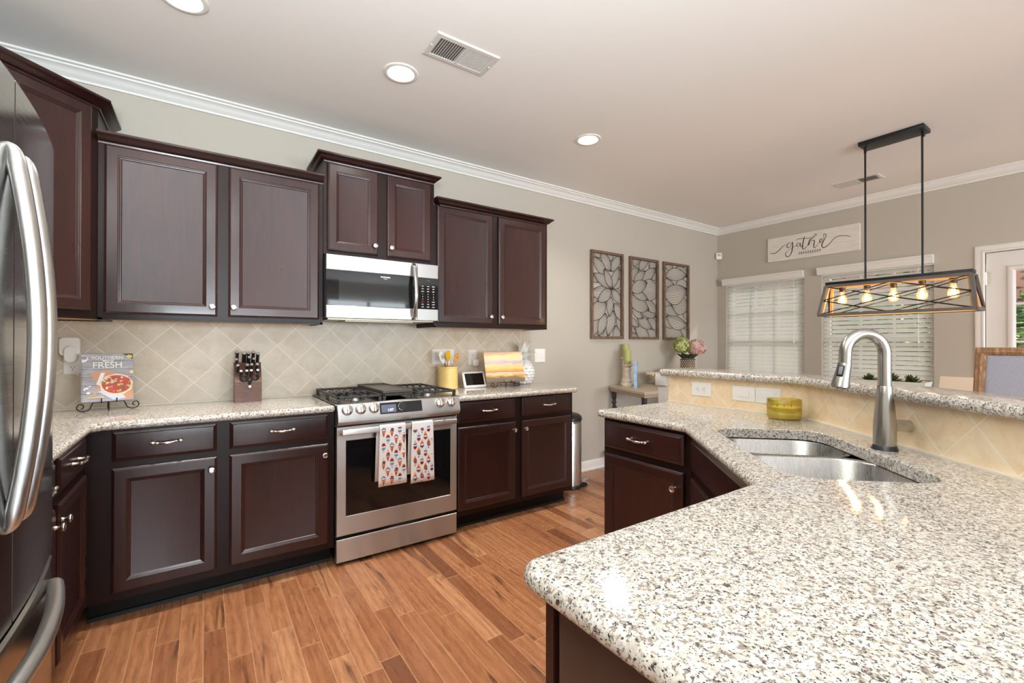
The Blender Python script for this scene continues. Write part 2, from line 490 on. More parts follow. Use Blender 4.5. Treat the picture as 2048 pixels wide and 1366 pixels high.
def slab(b, poly, z0, z1, hole=None, seg=5):
    """stone slab with a fully rounded edge and an optional cut-out"""
    if area2(poly) < 0: poly = poly[::-1]
    r = (z1-z0)/2; zc = (z0+z1)/2
    R = []
    for k in range(seg*2+1):
        a = -PI/2+PI*k/(seg*2)
        R.append([(x, y, zc+r*math.sin(a)) for x, y in offset_poly(poly, r*(1-math.cos(a))*0.9)])
    rv = b.rings(R, True, False, False)
    hr = None
    if hole:
        if area2(hole) < 0: hole = hole[::-1]
        e = 0.003
        HR = [[(x, y, z0) for x, y in hole], [(x, y, z1-e) for x, y in hole], [(x, y, z1) for x, y in offset_poly(hole, -e)]]
        hr = b.rings(HR, True, False, False)
    for loop, hl in ((rv[-1], hr[-1] if hr else None), (rv[0], hr[0] if hr else None)):
        es = []
        for L in ((loop, hl) if hl else (loop,)):
            for i in range(len(L)):
                e_ = b.bm.edges.get((L[i-1], L[i])) or b.bm.edges.new((L[i-1], L[i])); es.append(e_)
        g = bmesh.ops.triangle_fill(b.bm, use_beauty=True, use_dissolve=False, edges=es)
        for f in g['geom']:
            if isinstance(f, bmesh.types.BMFace): f.material_index = b.mi

# ------------------------------------------------------------------ the room
XL, XR, H = -1.045, 5.494, 2.745
b = B(); b.box(XL-0.15, XR+0.15, REAR_Y-0.15, 0.15, -0.06, 0.0); struct('floor', b, M_FLOOR)
b = B(); b.box(XL-0.15, XR+0.15, REAR_Y-0.15, 0.15, H, H+0.08); struct('ceiling', b, M_CEIL)
b = B(); b.box(XL-0.15, XR+0.15, 0, 0.15, 0, H); struct('wall_back', b, M_WALL)
b = B(); b.box(XL-0.15, XL, REAR_Y-0.15, 0, 0, H); struct('wall_left', b, M_WALL)
def wall_open(name, along, c0, c1, a0, a1, openings):
    b = B(); cuts = sorted(openings); prev = a0
    def bx(s0, s1, z0, z1):
        if s1-s0 < 1e-4 or z1-z0 < 1e-4: return
        if along == 'y': b.box(c0, c1, s0, s1, z0, z1)
        else: b.box(s0, s1, c0, c1, z0, z1)
    for s0, s1, z0, z1 in cuts:
        bx(prev, s0, 0, H); bx(s0, s1, 0, z0); bx(s0, s1, z1, H); prev = s1
    bx(prev, a1, 0, H)
    return struct(name, b, M_WALL)
WIN = [(-1.020, -0.115, 0.62, 2.05), (-2.095, -1.19, 0.62, 2.05)]
DOOR = (-3.33, -2.42, 0.0, 2.045)
wall_open('wall_right', 'y', XR, XR+0.15, REAR_Y-0.15, 0.0, WIN+[DOOR])
RW = [(-0.65, 1.35, 0.65, 2.35), (2.35, 4.35, 0.65, 2.35)]
wall_open('wall_rear', 'x', REAR_Y-0.15, REAR_Y, XL, XR, RW)

CROWN = [(0, 0), (0.012, 0), (0.013, 0.011), (0.021, 0.017), (0.027, 0.021), (0.036, 0.034), (0.050, 0.049), (0.060, 0.054), (0.062, 0.061), (0.075, 0.066), (0.075, 0.076), (0, 0.076)]
b = B(); b.sweep(CROWN, [(XL, REAR_Y), (XL, 0), (XR, 0), (XR, REAR_Y)], z=H-0.076, left=False); struct('trim_1', b, M_TRIM)
BASEP = [(0, 0), (0.028, 0), (0.026, 0.012), (0.015, 0.020), (0.015, 0.075), (0.011, 0.086), (0.006, 0.094), (0, 0.094)]
b = B(); b.sweep(BASEP, [(2.44, 0), (XR, 0)], left=False); struct('baseboard_back', b, M_TRIM)
b = B(); b.sweep(BASEP, [(XR, 0), (XR, -2.355)], left=False); struct('baseboard_right', b, M_TRIM)

def rear_window(k, x0, x1, z0, z1):
    b = B(); y = REAR_Y
    for a in ((x0, x0+0.05, z0, z1), (x1-0.05, x1, z0, z1), (x0, x1, z0, z0+0.05), (x0, x1, z1-0.05, z1), ((x0+x1)/2-0.03, (x0+x1)/2+0.03, z0, z1), (x0, x1, (z0+z1)/2-0.02, (z0+z1)/2+0.02)):
        b.box(a[0], a[1], y-0.12, y-0.07, a[2], a[3])
    w = struct('window_%d' % k, b, M_TRIM)
    b = B(); b.sweep([(0, 0), (0.02, 0), (0.02, 0.07), (0, 0.07)], [(x0-0.07, 0), (x1+0.07, 0)], left=True)
    c = B(M=Matrix())
    for a in ((x0-0.07, x0, z0-0.07, z1+0.07), (x1, x1+0.07, z0-0.07, z1+0.07), (x0, x1, z1, z1+0.07), (x0, x1, z0-0.07, z0)):
        c.box(a[0], a[1], y, y+0.02, a[2], a[3], 0.004)
    b.bm.free(); struct('casing', c, M_TRIM, w)
rear_window(3, *RW[0]); rear_window(4, *RW[1])

def side_window(k, y0, y1, z0, z1):
    x = XR+0.085
    b = B()
    for a in ((y0, y0+0.045, z0, z1), (y1-0.045, y1, z0, z1), (y0, y1, z0, z0+0.05), (y0, y1, z1-0.05, z1)):
        b.box(x, x+0.05, a[0], a[1], a[2], a[3], 0.004)
    w = struct('window_%d' % k, b, M_WHITE)
    zm = 1.335
    b = B()
    b.box(x+0.004, x+0.04, y0+0.045, y1-0.045, zm-0.02, zm+0.02, 0.003)
    ww = (y1-y0-0.09)/3
    for q in (1, 2):
        yy = y0+0.045+ww*q
        b.box(x+0.012, x+0.03, yy-0.009, yy+0.009, z0+0.05, z1-0.05)
    for zz in ((zm+z1)/2, (zm+z0)/2):
        b.box(x+0.012, x+0.03, y0+0.045, y1-0.045, zz-0.009, zz+0.009)
    struct('sash', b, M_WHITE, w)
    b = B(); b.box(x+0.018, x+0.022, y0+0.04, y1-0.04, z0+0.045, z1-0.045); struct('pane', b, M_GLASS, w)
side_window(1, *WIN[0]); side_window(2, *WIN[1])

# faux-wood blinds hung in the two dining windows
def m_slat():
    m = mat('white_slat', srgb(241, 240, 237), 0.45); t = m.node_tree
    tr = t.nodes.new('ShaderNodeBsdfTranslucent'); tr.inputs[0].default_value = srgb(246, 245, 240)
    mx = t.nodes.new('ShaderNodeMixShader'); mx.inputs[0].default_value = 0.55
    out = [n for n in t.nodes if n.type == 'OUTPUT_MATERIAL'][0]
    t.links.new(t.nodes['Principled BSDF'].outputs[0], mx.inputs[1]); t.links.new(tr.outputs[0], mx.inputs[2]); t.links.new(mx.outputs[0], out.inputs[0])
    return m
M_SLAT = m_slat()
def blind(y0, y1, z0, z1, tilt, label, drop=0.0):
    t = thing('window_blind', label, 'blind', (XR+0.03, (y0+y1)/2, z1), 'white slatted blinds in the dining windows')
    xc = XR+0.036; z1 -= drop
    n = int((z1-0.075-z0-0.03)/0.0445)
    b = B(); a = math.radians(tilt)
    for i in range(n):
        z = z1-0.075-i*0.0445
        pts = []
        for q in range(5):
            s = (q/4-0.5)*0.050; bow = 0.0022*(1-(q/2-1)**2)
            pts.append((xc+s*math.cos(a)-bow*math.sin(a), z+s*math.sin(a)+bow*math.cos(a)))
        th = 0.0024
        ring = [(p[0]+math.sin(a)*th/2, p[1]-math.cos(a)*th/2) for p in pts]+[(p[0]-math.sin(a)*th/2, p[1]+math.cos(a)*th/2) for p in reversed(pts)]
        b.rings([[(x, y0+0.006, zz) for x, zz in ring], [(x, y1-0.006, zz) for x, zz in ring]])
    obj('slats', b, M_SLAT, t)
    b = B(); b.box(XR+0.004, XR+0.080, y0+0.001, y1-0.001, z1-0.055, z1-0.0005); obj('head_rail', b, M_WHITE, t)
    b = B(); b.box(xc-0.026, xc+0.026, y0+0.006, y1-0.006, z0, z0+0.022, 0.004); obj('bottom_rail', b, M_WHITE, t)
    b = B()
    for f in (0.12, 0.5, 0.88):
        yy = y0+(y1-y0)*f
        for xx in (xc-0.027, xc+0.027): b.box(xx-0.0007, xx+0.0007, yy-0.0012, yy+0.0012, z0, z1-0.03)
    obj('ladder_cord', b, M_WHITE, t)
    b = B(); yy = y0+(y1-y0)*0.12
    b.tube([(XR+0.003, yy, z1-0.07), (XR+0.001, yy, z1-0.75)], 0.0018, 6); b.sphere((XR+0.001, yy, z1-0.765), 0.008, 8, 6, (1, 1, 1.6))
    obj('pull_cord', b, M_WHITE, t)
    b = B()
    prof = [(0.0, 0.0), (0.045, 0.0), (0.047, 0.016), (0.054, 0.026), (0.054, 0.050), (0.064, 0.062), (0.068, 0.078), (0.0, 0.078)]
    b.sweep(prof, [(XR-0.001, y1+0.026), (XR-0.001, y0-0.003)], z=z1+drop-0.045, left=False)
    obj('valance', b, M_TRIM, t)
blind(-1.020, -0.115, 0.64, 2.05, 56, 'white slatted blind nearly shut in the window nearest the room corner')
blind(-2.095, -1.19, 0.64, 2.05, 46, 'white slatted blind half open in the window behind the pendant lamp')

# exterior door
def door():
    y1, y0, z1 = DOOR[1], DOOR[0], DOOR[3]
    M_DOOR = mat('white_door_paint', srgb(226, 222, 218), 0.4)
    b = B()
    yl, yr_, zl, zh = -2.555, -3.19, 0.35, 1.915
    for a in ((y0, yr_, 0.01, z1-0.004), (yl, y1-0.006, 0.01, z1-0.004), (yr_, yl, 0.01, zl), (yr_, yl, zh, z1-0.004)):
        b.box(XR+0.012, XR+0.056, a[0], a[1], a[2], a[3])
    d = struct('door_1', b, M_DOOR)
    b = B()
    P = [(0, 0), (0.018, 0), (0.018, 0.006), (0.012, 0.020), (0.0, 0.040)]
    def bl(i, x): return [(x, yr_+i, zl+i), (x, yl-i, zl+i), (x, yl-i, zh-i), (x, yr_+i, zh-i)]
    b.rings([bl(-0.004, XR+0.013), bl(-0.004, XR+0.002), bl(0.004, XR-0.002), bl(0.020, XR+0.001), bl(0.034, XR+0.012), bl(0.040, XR+0.028), bl(0.0, XR+0.029)], True, False, False)
    struct('glazing_bead', b, M_DOOR, d)
    b = B(); b.box(XR+0.030, XR+0.036, yr_, yl, zl, zh); struct('pane', b, M_GLASS, d)
    b = B()
    for yy in (-2.765, -2.98): b.box(XR+0.024, XR+0.042, yy-0.009, yy+0.009, zl, zh)
    for k in range(1, 5): b.box(XR+0.024, XR+0.042, yr_, yl, zl+(zh-zl)*k/5-0.009, zl+(zh-zl)*k/5+0.009)
    struct('muntin', b, M_DOOR, d)
    for z in (0.22, 1.03, 1.825):
        b = B(); b.lathe([(0.0065, -0.052), (0.0065, 0.052)], (XR+0.006, y1-0.003, z), 10)
        for q in (-0.055, 0.055): b.sphere((XR+0.006, y1-0.003, z+q), 0.006, 8, 6)
        b.box(XR+0.0105, XR+0.0125, y1-0.034, y1-0.004, z-0.05, z+0.05)
        struct('hinge', b, M_NICKEL, d)
    b = B()
    C = [(0, 0), (0.012, 0), (0.017, 0.006), (0.017, 0.018), (0.013, 0.024), (0.015, 0.034), (0.012, 0.046), (0.012, 0.056), (0.008, 0.062), (0, 0.062)]
    # architrave: profile (thickness, width) swept round the opening in the wall plane
    yA, yB, zT = y1-0.001, y0+0.001, z1
    rings = []
    for (yy, zz, my, mz) in ((yA, 0, 1, 0), (yA, zT, 1, 1), (yB, zT, -1, 1), (yB, 0, -1, 0)):
        rings.append([(XR-t, yy+my*w, zz+mz*w) for t, w in C])
    b.rings(rings, True)
    struct('trim_2', b, M_TRIM)
door()

# tiled back wall behind the counters
M_TILE = m_tile('beige_tile_back', srgb(206, 193, 174), srgb(188, 172, 148), srgb(226, 217, 202), (1, 0), 0.2205, -0.161, 0.923, [(2.352, 2.427)])
M_TILEL = m_tile('beige_tile_left', srgb(206, 193, 174), srgb(188, 172, 148), srgb(226, 217, 202), (0, 1), 0.2205, -0.11, 0.923)
M_CAULK = mat('cream_caulk', srgb(232, 224, 208), 0.5)
b = B(); b.box(XL+0.008, 2.427, -0.008, 0, 0.9175, 1.47)
b.mi = 1; b.box(XL+0.008, 0.6125, -0.024, -0.004, 0.909, 0.9235, 0.002); b.box(1.3835, 2.427, -0.024, -0.004, 0.909, 0.9235, 0.002)
struct('wall_tile_back', b, [M_TILE, M_CAULK])
b = B(); b.box(XL, XL+0.008, -1.56, 0, 0.9175, 1.387); struct('wall_tile_left', b, M_TILEL)

# raised knee wall that carries the bar
KA = Vector((2.350, -2.345)); KD = Vector((-0.624, -0.7814)).normalized(); KN = Vector((KD.y, -KD.x))  # KN points to the kitchen
KEND = KA+KD*1.62
b = B()
b.prism([(2.350, -1.512), (2.350, -2.345), tuple(KEND), tuple(KEND-KN*0.115), (2.465, -2.30), (2.465, -1.512)], 0, 1.076)
struct('wall_bar', b, M_WALL)
b = B(); b.box(2.332, 2.476, -1.571, -1.508, 0, 1.012); b.box(2.318, 2.492, -1.575, -1.494, 1.012, 1.076, 0.003)
struct('trim_3', b, [M_GREYTRIM])
PT = (srgb(240, 220, 186), srgb(224, 190, 146), srgb(240, 230, 210))
M_T1 = m_tile('warm_tile_bar', *PT, (0, 1), 0.2215, -1.732, 0.923, [(-1.638, -1.50)])
sd = Vector((2.342, -2.345)).dot(KD)
M_T2 = m_tile('warm_tile_bar_angled', *PT, (KD.x, KD.y), 0.2255, sd+0.263, 0.923)
b = B(); b.box(2.342, 2.350, -2.349, -1.5715, 0.9175, 1.0762); b.mi = 1; b.box(2.324, 2.348, -2.349, -1.577, 0.909, 0.9235)
struct('wall_tile_bar', b, [M_T1, M_CAULK])
b = B(); q0 = KA+KN*0.008; q1 = KEND+KN*0.008
b.prism([tuple(KA), tuple(q0), tuple(q1), tuple(KEND)], 0.9175, 1.0762)
b.mi = 1; q2 = KA+KN*0.025; q3 = KEND+KN*0.025
b.prism([tuple(KA), tuple(q2), tuple(q3), tuple(KEND)], 0.909, 0.9235)
struct('wall_tile_bar_angled', b, [M_T2, M_CAULK])

# ------------------------------------------------------------------ cabinets
def panel_ring(x0, x1, z0, z1, i, y): return [(x0+i, y, z0+i), (x1-i, y, z0+i), (x1-i, y, z1-i), (x0+i, y, z1-i)]
def knob(parent, F, x, z, y=0.020):
    b = B(F)
    b.lathe([(0.0085, 0), (0.0065, 0.004), (0.0055, 0.012), (0.0075, 0.016), (0.0145, 0.0185), (0.0155, 0.022), (0.0145, 0.0255), (0.010, 0.0268), (0.0088, 0.0258), (0.0001, 0.0262)], (x, y, z), 20, 'y')
    return obj('knob', b, M_NICKEL, parent)
def pull(parent, F, x, z, y=0.020, L=0.1):
    b = B(F)
    h = L/2
    P = [(-h-0.012, 0.026), (-h-0.006, 0.026), (-h, 0.0265), (-h+0.008, 0.0255), (-h+0.013, 0.026), (-h+0.022, 0.0268), (-h/2, 0.030), (0, 0.033), (h/2, 0.030), (h-0.022, 0.0268), (h-0.013, 0.026), (h-0.008, 0.0255), (h, 0.0265), (h+0.006, 0.026), (h+0.012, 0.026)]
    Rr = [0.0035, 0.0078, 0.0078, 0.0042, 0.0066, 0.0045, 0.0052, 0.0064, 0.0052, 0.0045, 0.0066, 0.0042, 0.0078, 0.0078, 0.0035]
    b.tube([(x+p, y+q, z-0.004*(1-(p/h)**2 if abs(p) < h else 0)) for p, q in P], Rr, 10)
    for s in (-1, 1): b.lathe([(0.0075, 0), (0.005, 0.006), (0.0055, 0.022)], (x+s*(h-0.002), y, z), 12, 'y')
    return obj('handle', b, M_NICKEL, parent)
def door_front(parent, F, x0, x1, z0, z1, kx=None, kz=None):
    b = B(F)
    prof = [(0, 0.0005), (0, 0.013), (0.003, 0.0165), (0.0065, 0.018), (0.010, 0.0205), (0.050, 0.0205), (0.0525, 0.0185), (0.056, 0.0175), (0.0585, 0.0150), (0.064, 0.0135), (0.067, 0.0100), (0.072, 0.0090)]
    rv = b.rings([panel_ring(x0, x1, z0, z1, i, y) for i, y in prof], True, True, True)
    d = obj('door', b, M_CAB, parent, 20)
    if kx is not None: knob(d, F, kx, kz)
    return d
def drawer_front(parent, F, x0, x1, z0, z1, handle=True, px=None):
    b = B(F)
    prof = [(0, 0.0005), (0, 0.011), (0.003, 0.0125), (0.012, 0.0165), (0.015, 0.0195), (0.018, 0.0200)]
    b.rings([panel_ring(x0, x1, z0, z1, i, y) for i, y in prof], True, True, True)
    d = obj('drawer', b, M_CAB, parent, 20)
    if handle: pull(d, F, (x0+x1)/2 if px is None else px, (z0+z1)/2+0.006)
    return d
CABCROWN = [(0, 0), (0.006, 0), (0.008, 0.008), (0.014, 0.012), (0.020, 0.014), (0.030, 0.025), (0.042, 0.034), (0.046, 0.036), (0.050, 0.040), (0.050, 0.050), (0, 0.050)]

# --- base cabinets on the back wall
FB = frame((0, -0.605, 0), (1, 0, 0), (0, -1, 0))
def base_unit(label, x0, x1, dr, kick0=None, kick1=None, end_right=False):
    t = thing('base_cabinet', label, 'cabinet', ((x0+x1)/2, -0.3, 0), 'espresso base cabinets')
    b = B(); b.box(x0, x1, -0.605, -0.011, 0.105, 0.8795); obj('carcass', b, M_CABDARK, t)
    b = B(); k1 = kick1 or x1
    b.box(kick0 or x0, k1, -0.520, -0.05, 0.0, 0.106); b.sweep([(0, 0), (0.016, 0), (0.014, 0.008), (0.008, 0.016), (0, 0.018)], [(kick0 or x0, -0.520), (k1, -0.520)], left=False)
    obj('toe_kick', b, M_KICK, t)
    for (a0, a1, ks) in dr:
        drawer_front(t, FB, a0, a1, 0.733, 0.870)
        door_front(t, FB, a0, a1, 0.142, 0.704, a1-0.022 if ks > 0 else a0+0.022, 0.645)
    return t
base_unit('espresso base cabinet with two drawers over two doors left of the range', -0.434, 0.613, [(-0.342, 0.053, 1), (0.107, 0.580, 1)])
base_unit('espresso base cabinet with two drawers over two doors right of the range', 1.384, 2.430, [(1.398, 1.869, 1), (1.926, 2.404, -1)], kick1=2.412)
# --- base cabinet on the left wall beside the refrigerator
FL = frame((-0.435, 0, 0), (0, -1, 0), (1, 0, 0))
t = thing('base_cabinet', 'espresso base cabinet on the left wall between the corner and the refrigerator', 'cabinet', (-0.74, -0.8, 0), 'espresso base cabinets')
b = B(); b.box(XL+0.002, -0.4355, -1.562, -0.011, 0.105, 0.8795); obj('carcass', b, M_CABDARK, t)
b = B(); b.box(XL+0.01, -0.510, -1.562, -0.05, 0, 0.106); b.sweep([(0, 0), (0.016, 0), (0.014, 0.008), (0.008, 0.016), (0, 0.018)], [(-0.510, -1.562), (-0.510, -0.53)], left=False); obj('toe_kick', b, M_KICK, t)
drawer_front(t, FL, 0.665, 1.105, 0.733, 0.870); drawer_front(t, FL, 1.155, 1.55, 0.733, 0.870)
door_front(t, FL, 0.665, 1.105, 0.142, 0.704, 1.105-0.022, 0.645); door_front(t, FL, 1.155, 1.55, 0.142, 0.704, 1.177, 0.645)

# --- wall cabinets
FU = frame((0, -0.325, 0), (1, 0, 0), (0, -1, 0))
def wall_unit(label, x0, x1, z0, z1, doors, zd0, zd1, kz, crown_path, yf=-0.325):
    t = thing('wall_cabinet', label, 'cabinet', ((x0+x1)/2, -0.16, z0), 'espresso wall cabinets')
    F = frame((0, yf, 0), (1, 0, 0), (0, -1, 0))
    b = B(); b.box(x0, x1, yf, -0.001, z0+0.009, z1); b.box(x0, x1, yf, yf+0.02, z0, z0+0.01); b.box(x0, x0+0.016, yf, -0.009, z0, z0+0.01); b.box(x1-0.016, x1, yf, -0.009, z0, z0+0.01)
    obj('carcass', b, M_CABDARK, t)
    b = B(); b.box(x0+0.0165, x1-0.0165, yf+0.0205, -0.0095, z0+0.006, z0+0.0085); obj('underside', b, M_CABIN, t, label='pale maple underside')
    for a0, a1, ks in doors:
        door_front(t, F, a0, a1, zd0, zd1, (a1-0.024 if ks > 0 else a0+0.024) if ks else None, kz)
    b = B(); b.sweep(CABCROWN, crown_path, z=z1-0.004, left=False); obj('crown_moulding', b, M_CAB, t)
    return t
wall_unit('wide espresso wall cabinet between the corner cabinet and the microwave', -0.4345, 0.607, 1.387, 2.262, [(-0.410, 0.058, 1), (0.110, 0.583, -1)], 1.417, 2.256, 1.468, [(-0.4345, -0.325), (0.607, -0.325)])
wall_unit('short raised espresso wall cabinet above the microwave', 0.609, 1.355, 1.8185, 2.409, [(0.632, 0.948, 1), (1.010, 1.325, -1)], 1.850, 2.402, 1.909, [(0.617, -0.001), (0.617, -0.330), (1.341, -0.330), (1.341, -0.001)], -0.330)
wall_unit('espresso wall cabinet right of the microwave at the end of the run', 1.3565, 2.396, 1.387, 2.270, [(1.378, 1.846, 1), (1.900, 2.370, -1)], 1.417, 2.262, 1.475, [(1.41, -0.28), (1.41, -0.325), (2.384, -0.325), (2.384, -0.001)])
# corner unit, set diagonally and taller
t = thing('wall_cabinet', 'tall diagonal espresso corner cabinet above the refrigerator side', 'cabinet', (-0.8, -0.25, 1.387), 'espresso wall cabinets')
PC = [(XL+0.001, -0.001), (-0.436, -0.001), (-0.436, -0.325), (-0.72, -0.609), (XL+0.001, -0.609)]
b = B(); b.prism(PC, 1.396, 2.424); ring = offset_poly(PC[::-1], 0.018)[::-1]
b.rings([[(x, y, 1.387) for x, y in PC], [(x, y, 1.397) for x, y in PC]], True, False, False)
b.rings([[(x, y, 1.387) for x, y in ring], [(x, y, 1.397) for x, y in ring]], True, False, False)
b.rings([[(x, y, 1.387) for x, y in PC], [(x, y, 1.387) for x, y in ring]], True, False, False)
obj('carcass', b, M_CABDARK, t)
b = B(); b.prism(offset_poly(PC[::-1], 0.019)[::-1], 1.392, 1.3955); obj('underside', b, M_CABIN, t, label='pale maple underside')
FD = frame((-0.436, -0.325, 0), (-1, -1, 0), (1, -1, 0))
door_front(t, FD, 0.036, 0.366, 1.427, 2.418, 0.366-0.024, 1.475)
b = B(); b.sweep(CABCROWN, [(-0.436, -0.001), (-0.436, -0.325), (-0.72, -0.609), (XL+0.002, -0.609)], z=2.420, left=True); obj('crown_moulding', b, M_CAB, t)

# --- peninsula cabinets
FW = frame((1.760, 0, 0), (0, -1, 0), (-1, 0, 0))
t = thing('base_cabinet', 'espresso peninsula cabinet with one drawer over one door at the far end', 'cabinet', (2.05, -1.86, 0), 'espresso base cabinets')
b = B(); b.box(1.760, 2.330, -2.122, -1.604, 0.105, 0.8795); obj('carcass', b, M_CABDARK, t)
b = B(); b.box(1.835, 2.330, -2.122, -1.61, 0, 0.106); obj('toe_kick', b, M_KICK, t)
drawer_front(t, FW, 1.616, 2.091, 0.728, 0.864); door_front(t, FW, 1.616, 2.091, 0.142, 0.697, 2.052, 0.622)
SD = Vector((-0.682, -0.731)).normalized(); SN = Vector((SD.y, -SD.x))
s0 = Vector((1.7605, -2.124)); LS = 0.83
FS = frame((s0.x, s0.y, 0), (SD.x, SD.y, 0), (SN.x, SN.y, 0))
t = thing('base_cabinet', 'espresso diagonal sink cabinet under the double sink', 'cabinet', (1.6, -2.6, 0), 'espresso base cabinets')
b = B(FS); b.box(0, LS, -0.02, 0, 0.105, 0.8795); b.box(0.0, 0.018, -0.26, -0.02, 0.105, 0.8795); obj('carcass', b, M_CABDARK, t)
b = B(FS); b.box(0, LS, -0.09, -0.075, 0, 0.105); obj('toe_kick', b, M_KICK, t)
drawer_front(t, FS, 0.045, LS-0.045, 0.728, 0.864, False)
door_front(t, FS, 0.045, LS/2-0.012, 0.142, 0.697, LS/2-0.035, 0.622); door_front(t, FS, LS/2+0.012, LS-0.045, 0.142, 0.697, LS/2+0.035, 0.622)
t = thing('base_cabinet', 'brown end cabinet under the near corner of the peninsula worktop', 'cabinet', (0.8, -3.3, 0), 'espresso base cabinets')
M_ENDP = mat('brown_end_panel', srgb(76, 54, 46), 0.42, spec=0.4)
b = B(); b.box(0.470, 1.19, -4.1, -2.745, 0.0, 0.8795); obj('carcass', b, M_ENDP, t)
b = B(); b.box(0.455, 0.495, -2.752, -2.733, 0.0, 0.8795); obj('corner_post', b, M_CAB, t)
b = B(); b.box(0.456, 0.4695, -4.1, -2.764, 0.0, 0.8795, 0.002); obj('end_panel', b, M_ENDP, t)

# ------------------------------------------------------------------ stone tops
P = round_poly([(XL+0.009, -0.0085), (0.6125, -0.0085), (0.6125, -0.642), (-0.398, -0.642), (-0.398, -1.563), (XL+0.009, -1.563)], [0, 0, 0.012, 0.05, 0.012, 0])
b = B(); slab(b, P, 0.880, 0.918); o = obj('countertop', b, M_GRANITE); tag(o, 'speckled granite worktop running round the corner left of the range', 'countertop', 'speckled granite tops')
P = round_poly([(1.3835, -0.0085), (2.462, -0.0085), (2.462, -0.642), (1.3835, -0.642)], [0, 0, 0.012, 0.012])
b = B(); slab(b, P, 0.880, 0.918); o = obj('countertop', b, M_GRANITE); tag(o, 'speckled granite worktop right of the range ending by the bin', 'countertop', 'speckled granite tops')
pe = Vector((2.342, -2.345))+KN*0.0005+KD*1.60
P = round_poly([(0.415, -2.700), (1.165, -2.700), (1.722, -2.106), (1.722, -1.577), (2.3315, -1.577), (2.3315, -1.5735), (2.3415, -1.5735), (2.3415, -2.345), tuple(pe), (pe.x, -4.2), (0.415, -4.2)], [0.04, 0.04, 0.05, 0.02, 0, 0, 0, 0, 0, 0, 0.02], 8)
SC = Vector((1.660, -2.613)); SU = Vector((math.cos(math.radians(46.5)), math.sin(math.radians(46.5)))); SV = Vector((SU.y, -SU.x))
def rrect(hu0, hu1, hv0, hv1, r, seg=8):
    return [tuple(SC+SU*p[0]+SV*p[1]) for p in round_poly([(hu0, hv0), (hu1, hv0), (hu1, hv1), (hu0, hv1)], r, seg)]
b = B(); slab(b, P, 0.880, 0.918, rrect(-0.355, 0.355, -0.200, 0.200, 0.095)); o = obj('countertop', b, M_GRANITE); tag(o, 'large speckled granite peninsula worktop with the sink cut into it', 'countertop', 'speckled granite tops')
f0 = Vector((2.303, -2.330))
bo = KN*0.042
fe = KEND+bo
P = round_poly([(2.300, -1.528), (2.300, -2.322), tuple(fe), tuple(fe-KN*0.31), (2.605, -2.215), (2.605, -1.528)], [0.02, 0.05, 0.02, 0.02, 0.1, 0.02], 8)
b = B(); slab(b, P, 1.0765, 1.1135); o = obj('bar_top', b, M_GRANITE); tag(o, 'raised speckled granite bar top along the back of the peninsula', 'countertop', 'speckled granite tops')

# ------------------------------------------------------------------ range
RX0, RX1 = 0.618, 1.378
def rect(x0, x1, z0, z1, y): return [(x0, y, z0), (x1, y, z0), (x1, y, z1), (x0, y, z1)]
t = thing('range', 'stainless slide-in gas range between the base cabinets', 'stove', (0.998, -0.33, 0))
b = B(); b.box(RX0+0.002, RX1-0.002, -0.600, -0.02, 0.03, 0.800); b.box(RX0+0.03, RX1-0.03, -0.56, -0.05, 0.0, 0.031)
obj('body', b, M_BLACK, t)
for x in (RX0+0.05, RX1-0.05):
    b = B(); b.lathe([(0.018, 0.0), (0.018, 0.006), (0.010, 0.010), (0.010, 0.032)], (x, -0.585, 0), 16); obj('foot', b, M_BLACKMETAL, t)
b = B()
b.rings([rect(RX0, RX1, 0.0225, 0.153, -0.601), rect(RX0, RX1, 0.0225, 0.153, -0.642), rect(RX0+0.003, RX1-0.003, 0.0255, 0.150, -0.645)])
obj('drawer', b, M_STEEL, t, 20)
b = B(); wx0, wx1, wz0, wz1 = 0.6715, 1.331, 0.281, 0.711
b.rings([rect(RX0, RX1, 0.172, 0.793, -0.601), rect(RX0, RX1, 0.172, 0.793, -0.642), rect(RX0+0.003, RX1-0.003, 0.175, 0.790, -0.645),
         rect(wx0-0.003, wx1+0.003, wz0-0.003, wz1+0.003, -0.645), rect(wx0, wx1, wz0, wz1, -0.642)], True, True, False)
dr = obj('oven_door', b, M_STEEL, t, 20)
b = B(); b.poly(rect(wx0, wx1, wz0, wz1, -0.6425)); b.poly(rect(wx0, wx1, wz0, wz1, -0.640)); obj('window', b, M_BLACKGLASS, dr, 0)
b = B(); b.box(0.634, 1.352, -0.7035, -0.6865, 0.752, 0.786, 0.006, 3)
for x in (0.640, 1.330): b.box(x, x+0.016, -0.690, -0.643, 0.757, 0.781, 0.004)
obj('handle', b, M_STEEL, dr)
b = B()
cs = [(-0.600, 0.9245), (-0.660, 0.9265), (-0.672, 0.9235), (-0.694, 0.845), (-0.692, 0.826), (-0.672, 0.806), (-0.600, 0.803)]
b.rings([[(x, y, z) for y, z in cs] for x in (0.6155, 1.3775)])
pn = obj('control_panel', b, M_STEEL, t, 25)
CT, CBt = Vector((0, -0.672, 0.9235)), Vector((0, -0.694, 0.845))
cd_ = (CBt-CT).normalized(); cn = Vector((0, cd_.z, -cd_.y)); cn = cn if cn.y < 0 else -cn
def onp(x, z, off=0.0):
    k = (z-CT.z)/(CBt.z-CT.z); p = CT.lerp(CBt, k); return Vector((x, p.y, p.z))+cn*off
b = B(); b.rings([[onp(x, z, o) for x, z in ((0.852, 0.853), (1.115, 0.853), (1.115, 0.917), (0.852, 0.917))] for o in (-0.001, 0.0012)]); dp = obj('display', b, M_BLACKGLASS, pn, 0)
M_LCD = mat('lcd_blue_grey', srgb(84, 92, 112), 0.3, emit=srgb(84, 92, 112), estr=0.25)
